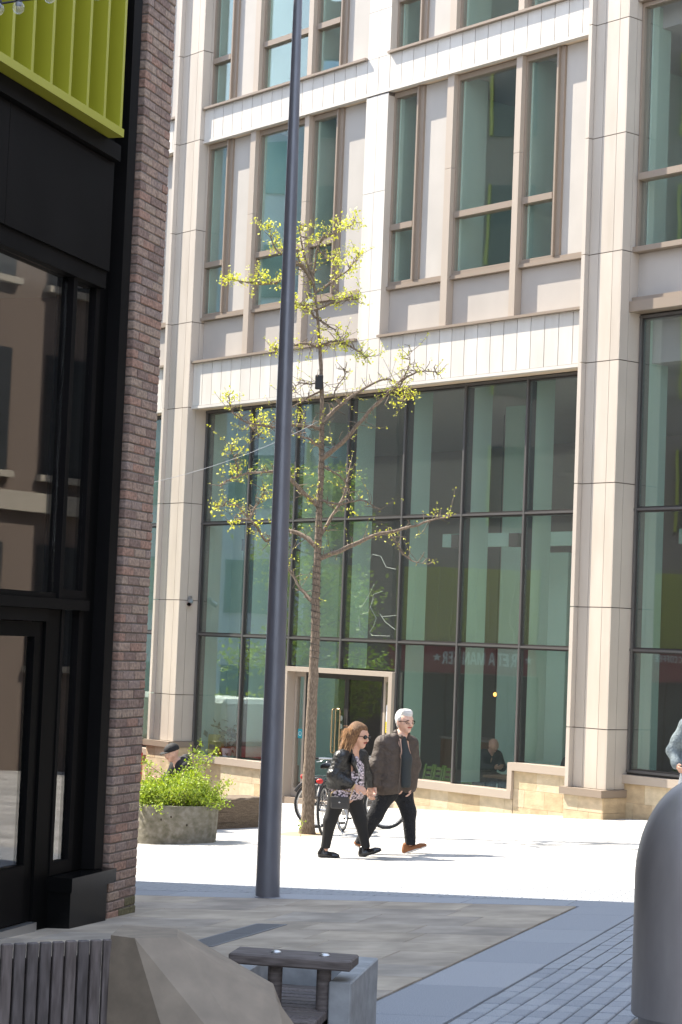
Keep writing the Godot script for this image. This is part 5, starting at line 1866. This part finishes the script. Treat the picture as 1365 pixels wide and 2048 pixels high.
	j.blob([[nk + Vector3(-0.035, 0.0, 0.06), sn, 0.06, 0.078], [nk + Vector3(0.0, 0.0, -0.07), sf, 0.06, 0.075], [Vector3(-0.07, 1.06, 0.06), Vector3(-0.09, 0.83, 0.085), 0.125, 0.152], [Vector3(0.075, 1.06, -0.08), Vector3(0.075, 0.83, -0.09), 0.125, 0.140], [Vector3(-0.06, 1.08, -0.03), Vector3(-0.07, 0.83, -0.03), 0.12, 0.14], [sn, en, 0.078, 0.070], [en, en.lerp(hn, 0.86), 0.070, 0.050], [sf, ef, 0.076, 0.066], [ef, ef.lerp(hf, 0.86), 0.066, 0.048]], 0.013, 0.016, [[Vector3.DOWN, -0.775]])
	var jk := mi(P, "jacket", j.mesh(), M.black_jacket)
	var lp := Acc.new()
	lp.blob([[Vector3(0.045, 1.165, 0.115), Vector3(0.06, 1.09, 0.165), 0.022, 0.030], [Vector3(0.06, 1.09, 0.165), Vector3(0.095, 0.98, 0.155), 0.030, 0.020]], 0.010, 0.010)
	mi(jk, "lapel", lp.mesh(), M.black_jacket)
	var zp := Acc.new()
	zp.tube(bend([Vector3(0.075, 1.09, 0.185), Vector3(0.118, 0.99, 0.168), Vector3(0.125, 0.92, 0.165), Vector3(0.085, 0.84, 0.20), Vector3(0.07, 0.79, 0.21)], 4), [0.005], 5)
	mi(jk, "zip", zp.mesh(), M.chrome)
	shoe(P, "shoe", Vector3(-0.262, 0.0, 0.08), Vector3(-0.085, 0.0, 0.115), Vector3.UP, M.black_leather, M.rubber)
	shoe(P, "shoe", Vector3(0.215, 0.005, -0.055), Vector3(0.395, 0.075, -0.03), Vector3(-0.36, 0.93, 0.0), M.black_leather, M.rubber)
	# handbag on a strap at her hip
	var H := thing("handbag", at + Vector3(-0.075, 0.565, 0.245), "small black leather handbag hanging at the woman's hip", "bag", -0.25)
	var bb := Acc.new()
	bb.bevel(-0.105, 0.105, 0.0, 0.135, -0.032, 0.032, 0.014)
	mi(H, "body", bb.mesh(), M.bag_leather)
	var bf := Acc.new()
	bf.bevel(-0.103, 0.103, 0.062, 0.139, 0.022, 0.037, 0.006)
	mi(H, "flap", bf.mesh(), M.bag_leather)
	var bc := Acc.new()
	bc.ball(Vector3(0, 0.075, 0.039), Vector3(0.012, 0.008, 0.004), 10, 6)
	mi(H, "clasp", bc.mesh(), M.chrome)
	var bs := Acc.new()
	bs.tube(bend([Vector3(-0.105, 0.12, 0.0), Vector3(-0.11, 0.17, -0.02), Vector3(-0.03, 0.22, -0.03), Vector3(0.09, 0.20, -0.01), Vector3(0.13, 0.23, 0.02), Vector3(0.17, 0.29, 0.02)], 4), [0.006], 6)
	bs.tube([Vector3(0.105, 0.12, 0.0), Vector3(0.13, 0.18, 0.01), Vector3(0.17, 0.29, 0.02)], [0.006], 6)
	mi(H, "strap", bs.mesh(), M.brass)

func man() -> void:
	var x := 0.775
	var z := -23.55
	var at := Vector3(x, gy(x, z), z)
	var f := Vector3(0.62, -0.02, 0.80)
	var sc := 1.08
	var hc := Vector3(0.067, 1.535, 0.03)
	var nk := Vector3(0.03, 1.36, 0.0)
	var sl := Vector3(-0.175, 1.275, 0.10)
	var sr := Vector3(0.145, 1.275, -0.10)
	var el := Vector3(-0.262, 1.02, 0.17)
	var hl := Vector3(-0.265, 0.80, 0.22)
	var er := Vector3(0.205, 1.03, -0.12)
	var hr := Vector3(0.165, 0.80, -0.02)
	var hipl := Vector3(-0.11, 0.73, 0.06)
	var hipr := Vector3(0.067, 0.73, -0.07)
	var kl := Vector3(-0.235, 0.444, 0.08)
	var kr := Vector3(0.155, 0.49, -0.05)
	var al := Vector3(-0.40, 0.115, 0.06)
	var ar := Vector3(0.19, 0.126, -0.05)
	var a := Acc.new()
	head(a, hc, f, sc)
	a.blob([[nk + Vector3(0.01, 0.03, 0.0), nk, 0.065, 0.075], [nk, Vector3(0.0, 1.15, 0), 0.085, 0.14], [Vector3(-0.07, 1.15, 0.05), Vector3(-0.07, 0.78, 0.05), 0.12, 0.13], [Vector3(0.07, 1.15, -0.05), Vector3(0.04, 0.78, -0.05), 0.12, 0.13], [sl, el, 0.06, 0.046], [el, hl, 0.044, 0.032], [sr, er, 0.06, 0.046], [er, hr, 0.044, 0.032], [hipl, kl, 0.09, 0.06], [kl, al, 0.058, 0.04], [hipr, kr, 0.09, 0.06], [kr, ar, 0.058, 0.04]], 0.018, 0.02)
	hand(a, hl, Vector3(-0.02, -0.95, 0.10), Vector3(-0.6, 0.0, 0.7), 0.6, -1.0)
	hand(a, hr, Vector3(-0.2, -0.9, 0.2), Vector3(-0.8, 0.1, 0.4), 0.4, 1.0)
	var P := mi(self, "person", a.mesh(), M.skin_pale)
	P.position = at
	tag(P, "white-haired man in brown jacket and glasses, striding in tan shoes", "person")
	face(P, hc, f, sc)
	glasses(P, hc, f, sc, false)
	var fn := f.normalized()
	var r := fn.cross(Vector3.UP).normalized()
	var h := Acc.new()
	h.blob([[hc - fn * 0.025 + Vector3(0, 0.065, 0), hc + fn * 0.035 + Vector3(0, 0.088, 0), 0.092, 0.062], [hc - fn * 0.05 + Vector3(0, 0.03, 0), hc - fn * 0.055 + Vector3(0, -0.03, 0), 0.080, 0.062], [hc + r * 0.078 + Vector3(0, 0.04, 0), hc + r * 0.082 - fn * 0.03 + Vector3(0, -0.01, 0), 0.026, 0.022], [hc - r * 0.078 + Vector3(0, 0.04, 0), hc - r * 0.082 - fn * 0.03 + Vector3(0, -0.01, 0), 0.026, 0.022], [hc + fn * 0.03 + r * 0.04 + Vector3(0, 0.125, 0), hc + fn * 0.06 - r * 0.02 + Vector3(0, 0.115, 0), 0.03, 0.03]], 0.009, 0.014)
	mi(P, "hair", h.mesh(), M.hair_white)
	var t := Acc.new()
	t.blob([[Vector3(-0.05, 0.84, 0.04), hipl, 0.14, 0.13], [Vector3(0.03, 0.84, -0.04), hipr, 0.14, 0.125], [hipl, kl, 0.122, 0.085], [kl, al, 0.084, 0.066], [hipr, kr, 0.122, 0.085], [kr, ar, 0.084, 0.062]], 0.015, 0.018, [[Vector3.DOWN, -0.105]])
	mi(P, "trousers", t.mesh(), M.dark_denim)
	var s := Acc.new()
	s.blob([[Vector3(0.055, 1.34, 0.065), Vector3(0.09, 1.10, 0.085), 0.040, 0.070], [Vector3(0.09, 1.10, 0.085), Vector3(0.09, 0.82, 0.09), 0.070, 0.075]], 0.014, 0.02, [[Vector3.DOWN, -0.78]])
	mi(P, "shirt", s.mesh(), M.teal_shirt)
	var j := Acc.new()
	j.blob([[nk + Vector3(-0.05, -0.02, 0.03), sl, 0.072, 0.095], [nk + Vector3(0.05, -0.02, -0.04), sr, 0.072, 0.095], [Vector3(-0.095, 1.18, 0.07), Vector3(-0.105, 0.80, 0.10), 0.140, 0.165], [Vector3(0.095, 1.18, -0.08), Vector3(0.10, 0.80, -0.05), 0.135, 0.140], [Vector3(-0.05, 1.18, -0.06), Vector3(-0.04, 0.80, -0.05), 0.14, 0.15], [sl, el, 0.095, 0.078], [el, el.lerp(hl, 0.90), 0.078, 0.058], [sr, er, 0.090, 0.075], [er, er.lerp(hr, 0.9), 0.075, 0.06]], 0.014, 0.016, [[Vector3(0.12, -1.0, 0.05).normalized(), -0.69]])
	var jk := mi(P, "jacket", j.mesh(), M.brown_jacket)
	var c := Acc.new()
	c.blob([[nk + Vector3(-0.055, 0.045, 0.02), nk + Vector3(0.005, 0.0, 0.085), 0.032, 0.026], [nk + Vector3(-0.055, 0.045, 0.02), nk + Vector3(-0.01, 0.05, -0.07), 0.032, 0.032], [nk + Vector3(0.075, 0.03, 0.0), nk + Vector3(0.085, -0.02, 0.055), 0.030, 0.024], [nk + Vector3(-0.01, 0.05, -0.07), nk + Vector3(0.075, 0.03, 0.0), 0.032, 0.030]], 0.011, 0.012)
	mi(jk, "collar", c.mesh(), M.brown_jacket)
	var zp := Acc.new()
	zp.tube(bend([Vector3(0.012, 1.33, 0.10), Vector3(0.035, 1.12, 0.185), Vector3(0.02, 0.80, 0.235), Vector3(0.015, 0.72, 0.24)], 5), [0.006], 5)
	mi(jk, "zip", zp.mesh(), M.joint)
	shoe(P, "shoe", Vector3(-0.445, 0.075, 0.055), Vector3(-0.30, 0.0, 0.07), Vector3(0.45, 0.9, 0.0), M.tan_suede, M.white_rubber)
	shoe(P, "shoe", Vector3(0.150, 0.005, -0.055), Vector3(0.360, 0.085, -0.03), Vector3(-0.37, 0.93, 0.0), M.tan_suede, M.white_rubber)

func seated(label: String, at: Vector3, turn: float, top: Material, legs: Material, cap: bool, hair: Material, skin: Material) -> MeshInstance3D:
	var f := Vector3(0, -0.35, 1)
	var hc := Vector3(0, 1.135, 0.27)
	var a := Acc.new()
	head(a, hc, f)
	var b := [[Vector3(0, 1.03, 0.20), Vector3(0, 0.99, 0.16), 0.06, 0.07], [Vector3(-0.07, 0.92, 0.12), Vector3(-0.07, 0.56, 0.0), 0.11, 0.12], [Vector3(0.07, 0.92, 0.12), Vector3(0.07, 0.56, 0.0), 0.11, 0.12]]
	var tr := [[Vector3(-0.08, 0.58, 0.0), Vector3(0.08, 0.58, 0.0), 0.135, 0.135]]
	var ja := [[Vector3(-0.09, 0.94, 0.12), Vector3(-0.08, 0.58, 0.0), 0.125, 0.145], [Vector3(0.09, 0.94, 0.12), Vector3(0.08, 0.58, 0.0), 0.125, 0.145], [Vector3(-0.16, 0.95, 0.13), Vector3(0.16, 0.95, 0.13), 0.085, 0.085]]
	for s in [-1, 1]:
		var sh := Vector3(0.19 * s, 0.95, 0.14)
		var el := Vector3(0.24 * s, 0.74, 0.22)
		var ha := Vector3(0.06 * s, 0.74, 0.42)
		var kn := Vector3(0.11 * s, 0.53, 0.43)
		var an := Vector3(0.11 * s, 0.09, 0.40)
		b.append_array([[sh, el, 0.05, 0.043], [el, ha, 0.042, 0.03], [Vector3(0.08 * s, 0.57, 0.0), kn, 0.09, 0.06], [kn, an, 0.057, 0.04]])
		tr.append_array([[Vector3(0.08 * s, 0.58, 0.0), kn, 0.12, 0.082], [kn, an, 0.080, 0.062]])
		ja.append_array([[sh, el, 0.085, 0.075], [el, el.lerp(ha, 0.85), 0.075, 0.055]])
	a.blob(b, 0.02, 0.02)
	for s in [-1, 1]:
		hand(a, Vector3(0.06 * s, 0.74, 0.42), Vector3(-0.3 * s, 0.1, 0.9), Vector3(-0.5 * s, 0.6, -0.2), 0.5, float(s))
	var P := mi(self, "person", a.mesh(), skin)
	P.position = at
	P.rotation.y = turn
	tag(P, label, "person")
	face(P, hc, f, 1.0)
	var t := Acc.new()
	t.blob(tr, 0.018, 0.018, [[Vector3.DOWN, -0.10]])
	mi(P, "trousers", t.mesh(), legs)
	var j := Acc.new()
	j.blob(ja, 0.016, 0.016, [[Vector3.DOWN, -0.50]])
	mi(P, "jacket", j.mesh(), top)
	for s in [-1, 1]:
		shoe(P, "shoe", Vector3(0.11 * s, 0.0, 0.36), Vector3(0.13 * s, 0.0, 0.58), Vector3.UP, M.black_leather, M.rubber)
	var fn := f.normalized()
	var r := fn.cross(Vector3.UP).normalized()
	var u := r.cross(fn)
	if cap:
		var c := Acc.new()
		c.blob([[hc + u * 0.045 - fn * 0.02, hc + u * 0.045 + fn * 0.015, 0.101, 0.095]], 0.010, 0.01, [[-u, -u.dot(hc + u * 0.035)]])
		var cp := mi(P, "cap", c.mesh(), M.black_cloth)
		var br := Acc.new()
		br.blob([[hc + u * 0.040 + fn * 0.10 + r * 0.04, hc + u * 0.040 + fn * 0.10 - r * 0.04, 0.055, 0.055], [hc + u * 0.036 + fn * 0.14, hc + u * 0.036 + fn * 0.15, 0.05, 0.03]], 0.009, 0.008, [[u, u.dot(hc + u * 0.05)], [-u, -u.dot(hc + u * 0.036)]])
		mi(cp, "peak", br.mesh(), M.black_cloth)
		var ho := Acc.new()
		ho.blob([[Vector3(-0.09, 1.03, 0.10), Vector3(0.09, 1.03, 0.10), 0.06, 0.06], [Vector3(0, 1.06, 0.06), Vector3(0, 0.98, 0.02), 0.07, 0.06]], 0.014, 0.012)
		mi(P, "hood", ho.mesh(), top)
	elif hair:
		var c := Acc.new()
		c.blob([[hc + u * 0.05 - fn * 0.035, hc + u * 0.065 + fn * 0.02, 0.095, 0.08], [hc - fn * 0.06, hc - fn * 0.05 - u * 0.05, 0.07, 0.05]], 0.011, 0.01)
		mi(P, "hair", c.mesh(), hair)
	return P

func cap_man() -> void:
	var x := -2.02
	var z := -28.78
	seated("man in black cap and hooded jacket bending over behind the planter shrub", Vector3(x, gy(x, z) - 0.04, z), -1.15, M.black_cloth, M.dark_denim, true, null, M.skin_pale)

func denim_person() -> void:
	var x := 4.60
	var z := -25.2
	var at := Vector3(x, gy(x, z), z)
	var f := Vector3(-0.35, -0.1, 0.9)
	var hc := Vector3(0, 1.70, 0.05)
	var a := Acc.new()
	head(a, hc, f)
	var nk := Vector3(0, 1.53, 0.0)
	var b := [[nk, Vector3(0, 1.3, 0), 0.07, 0.14], [Vector3(-0.07, 1.3, 0), Vector3(-0.07, 0.92, 0), 0.115, 0.12], [Vector3(0.07, 1.3, 0), Vector3(0.07, 0.92, 0), 0.115, 0.12]]
	var ja := [[nk + Vector3(0, -0.03, 0), Vector3(0, 1.35, 0), 0.085, 0.15], [Vector3(-0.09, 1.36, 0), Vector3(-0.09, 0.98, 0), 0.135, 0.15], [Vector3(0.09, 1.36, 0), Vector3(0.09, 0.98, 0), 0.135, 0.15]]
	for s in [-1, 1]:
		var sh := Vector3(0.165 * s, 1.475, 0)
		var el := Vector3(0.33 * s, 1.15, -0.02)
		var ha := Vector3(0.29 * s, 0.97, 0.15)
		b.append_array([[sh, el, 0.055, 0.045], [el, ha, 0.043, 0.03], [Vector3(0.08 * s, 0.9, 0), Vector3(0.09 * s, 0.5, 0.02), 0.09, 0.055], [Vector3(0.09 * s, 0.5, 0.02), Vector3(0.09 * s, 0.09, 0), 0.053, 0.038]])
		ja.append_array([[sh, el, 0.088, 0.072], [el, el.lerp(ha, 0.85), 0.072, 0.052], [nk + Vector3(0.05 * s, -0.02, 0), sh, 0.07, 0.09], [sh.lerp(el, 0.55), sh.lerp(el, 0.6), 0.086, 0.086], [el.lerp(ha, 0.78), el.lerp(ha, 0.88), 0.062, 0.062]])
	a.blob(b, 0.02, 0.02)
	for s in [-1, 1]:
		hand(a, Vector3(0.29 * s, 0.97, 0.15), Vector3(-0.15 * s, -0.35, 0.8), Vector3(-0.7 * s, 0.3, -0.3), 0.5, float(s))
	var P := mi(self, "person", a.mesh(), M.skin)
	P.position = at
	tag(P, "person in light denim jacket and speckled skirt standing behind the steel bin", "person")
	face(P, hc, f, 1.0)
	var h := Acc.new()
	h.blob([[hc + Vector3(0, 0.05, -0.03), hc + Vector3(0, 0.0, -0.06), 0.10, 0.09], [hc + Vector3(0, 0, -0.08), Vector3(0, 1.5, -0.09), 0.08, 0.06]], 0.012, 0.012)
	mi(P, "hair", h.mesh(), M.hair_brown)
	var j := Acc.new()
	j.blob(ja, 0.015, 0.016, [[Vector3.DOWN, -0.93]])
	mi(P, "jacket", j.mesh(), M.light_denim)
	var k := Acc.new()
	k.blob([[Vector3(-0.06, 0.98, 0), Vector3(-0.12, 0.55, 0), 0.14, 0.16], [Vector3(0.06, 0.98, 0), Vector3(0.12, 0.55, 0), 0.14, 0.16]], 0.018, 0.02, [[Vector3.DOWN, -0.5], [Vector3.UP, 1.0]])
	mi(P, "skirt", k.mesh(), M.speckled_cloth)
	for s in [-1, 1]:
		shoe(P, "shoe", Vector3(0.09 * s, 0.0, -0.04), Vector3(0.10 * s, 0.0, 0.18), Vector3.UP, M.black_leather, M.rubber)

# ---------- behind the cafe glass
func cafe_inside() -> void:
	var X := OB.transform
	var fl := fg(0.0) + 0.03
	var w := func(s: float, y: float, z: float) -> Vector3: return X * Vector3(s, y, z)
	var t0 := deg_to_rad(-50.54)
	seated("bald man in dark suit seated behind the cafe glass", w.call(2.15, fl + 0.10, -1.6), t0 + 1.4, M.dark_suit, M.black_cloth, false, null, M.skin)
	seated("person at a laptop behind the cafe glass", w.call(4.15, fl + 0.10, -1.9), t0 - 0.9, M.black_cloth, M.dark_denim, false, M.hair_brown, M.skin_pale)
	for e in [[2.15, -1.6, t0 + 1.4, "dark stool under the bald man in the cafe"], [4.15, -1.9, t0 - 0.9, "dark stool under the laptop user in the cafe"]]:
		var S := thing("cafe_stool", w.call(e[0], fl - 0.001, e[1]), e[3], "stool", e[2])
		var s := Acc.new()
		s.lathe([Vector2(0.0, 0.50), Vector2(0.18, 0.50), Vector2(0.18, 0.54), Vector2(0.0, 0.54)], 20)
		mi(S, "seat", s.mesh(), M.inner_wood)
		for k in 4:
			var l := Acc.new()
			var a := PI / 4 + PI / 2 * k
			l.tube([Vector3(cos(a) * 0.2, 0, sin(a) * 0.2), Vector3(cos(a) * 0.13, 0.5, sin(a) * 0.13)], [0.013], 8)
			mi(S, "leg", l.mesh(), M.black_metal)
	var T := thing("cafe_table", w.call(3.75, fl, -1.05), "narrow dark table with a laptop behind the cafe glass", "table", t0)
	box(T, "top", M.inner_wood, -0.75, 0.65, 0.72, 0.76, -0.3, 0.3)
	for q in [[-0.7, -0.26], [-0.7, 0.26], [0.6, -0.26], [0.6, 0.26]]:
		box(T, "leg", M.black_metal, q[0] - 0.02, q[0] + 0.02, 0.0, 0.72, q[1] - 0.02, q[1] + 0.02)
	var L := thing("laptop", w.call(3.78, fl + 0.762, -1.1), "open pale laptop on the cafe table", "laptop", t0 + 2.6)
	box(L, "base", M.mullion_cap, -0.16, 0.16, 0.0, 0.014, -0.11, 0.11)
	var sc := box(L, "screen", M.mullion_cap, -0.16, 0.16, 0.0, 0.21, -0.006, 0.0)
	sc.position += Vector3(0, 0.010, -0.112)
	sc.rotation.x = -0.25
	# a row of green slatted chairs along the glass
	for k in 5:
		var C := thing("green_chair", w.call(1.72 + 0.24 * k, fl, -0.62 - 0.02 * k), "green slat-backed chair in a row against the cafe glass", "chair", t0 + 0.25, "green chairs along the cafe glass")
		for q in 2:
			var a := Acc.new()
			a.tube([Vector3(-0.08 + 0.16 * q, 0.0, 0.16), Vector3(-0.08 + 0.16 * q, 0.42, 0.10), Vector3(-0.05 + 0.16 * q, 0.86, 0.02)], [0.018, 0.022, 0.022], 8)
			mi(C, "back_post", a.mesh(), M.green_plastic)
			var b := Acc.new()
			b.tube([Vector3(-0.08 + 0.16 * q, 0.0, -0.20), Vector3(-0.08 + 0.16 * q, 0.42, -0.20)], [0.018], 8)
			mi(C, "leg", b.mesh(), M.green_plastic)
		for q in 4:
			box(C, "back_slat", M.green_plastic, -0.08, 0.10, 0.50 + 0.09 * q, 0.55 + 0.09 * q, 0.045 - 0.014 * q, 0.065 - 0.014 * q)
		box(C, "seat", M.green_plastic, -0.10, 0.10, 0.42, 0.45, -0.22, 0.12)
	# counter and shelves at the back
	var K := thing("cafe_counter", w.call(-0.2, fl, -5.2), "dark wooden counter at the back of the cafe", "counter", t0)
	box(K, "front", M.inner_wood, -2.4, 2.6, 0.0, 1.05, -0.35, 0.35)
	box(K, "worktop", M.inner_dark, -2.45, 2.65, 1.052, 1.10, -0.4, 0.4)
	# pot plants on the sill
	for e in [[-4.2, -0.42, "potted leafy plant on the window ledge beside the left column"], [7.75, -0.42, "potted broad-leaved plant in the window beside the right column"]]:
		var P := thing("pot_plant", w.call(e[0], -0.965, e[1]), e[2], "plant", t0)
		var a := Acc.new()
		a.lathe([Vector2(0.0, 0.0), Vector2(0.08, 0.0), Vector2(0.11, 0.16), Vector2(0.10, 0.165), Vector2(0.0, 0.15)], 18)
		mi(P, "pot", a.mesh(), M.white_paint)
		var lv := Acc.new()
		leaves(lv, Vector3(0, 0.36, 0), 0.32, 60, 0.17, Color(0.04, 0.07, 0.02), Color(0.12, 0.15, 0.05))
		mi(P, "leaves", lv.mesh(), M.young_leaf)
	# a bin bag green crate by the left window
	var G := thing("green_crate", w.call(-4.55, -0.965, -0.40), "small lime green box on the ledge inside the left window", "box", t0)
	box(G, "body", M.lime, -0.14, 0.14, 0.0, 0.42, -0.1, 0.1)
	box(G, "print", M.joint, -0.10, 0.10, 0.12, 0.22, 0.10, 0.103)
	# warm pendant lamps far inside
	for k in 3:
		var N := thing("pendant_lamp", w.call(-0.6 + 1.1 * k, 0.55, -3.4), "small warm glowing pendant lamp over the cafe counter", "lamp", t0, "pendant lamps in the cafe")
		var b := Acc.new()
		b.ball(Vector3.ZERO, Vector3(0.035, 0.04, 0.035), 12, 8)
		mi(N, "bulb", b.mesh(), M.warm_bulb)
		var c := Acc.new()
		c.tube([Vector3(0, 0.04, 0), Vector3(0, 5.5, 0)], [0.006], 6)
		mi(N, "flex", c.mesh(), M.cable_black)
		var o := OmniLight3D.new()
		o.name = "glow"
		o.light_energy = 0.05
		o.light_color = Color(1.0, 0.72, 0.4)
		o.light_size = 0.03
		o.omni_range = 12.0
		o.omni_attenuation = 2.0
		o.shadow_enabled = true
		N.add_child(o)
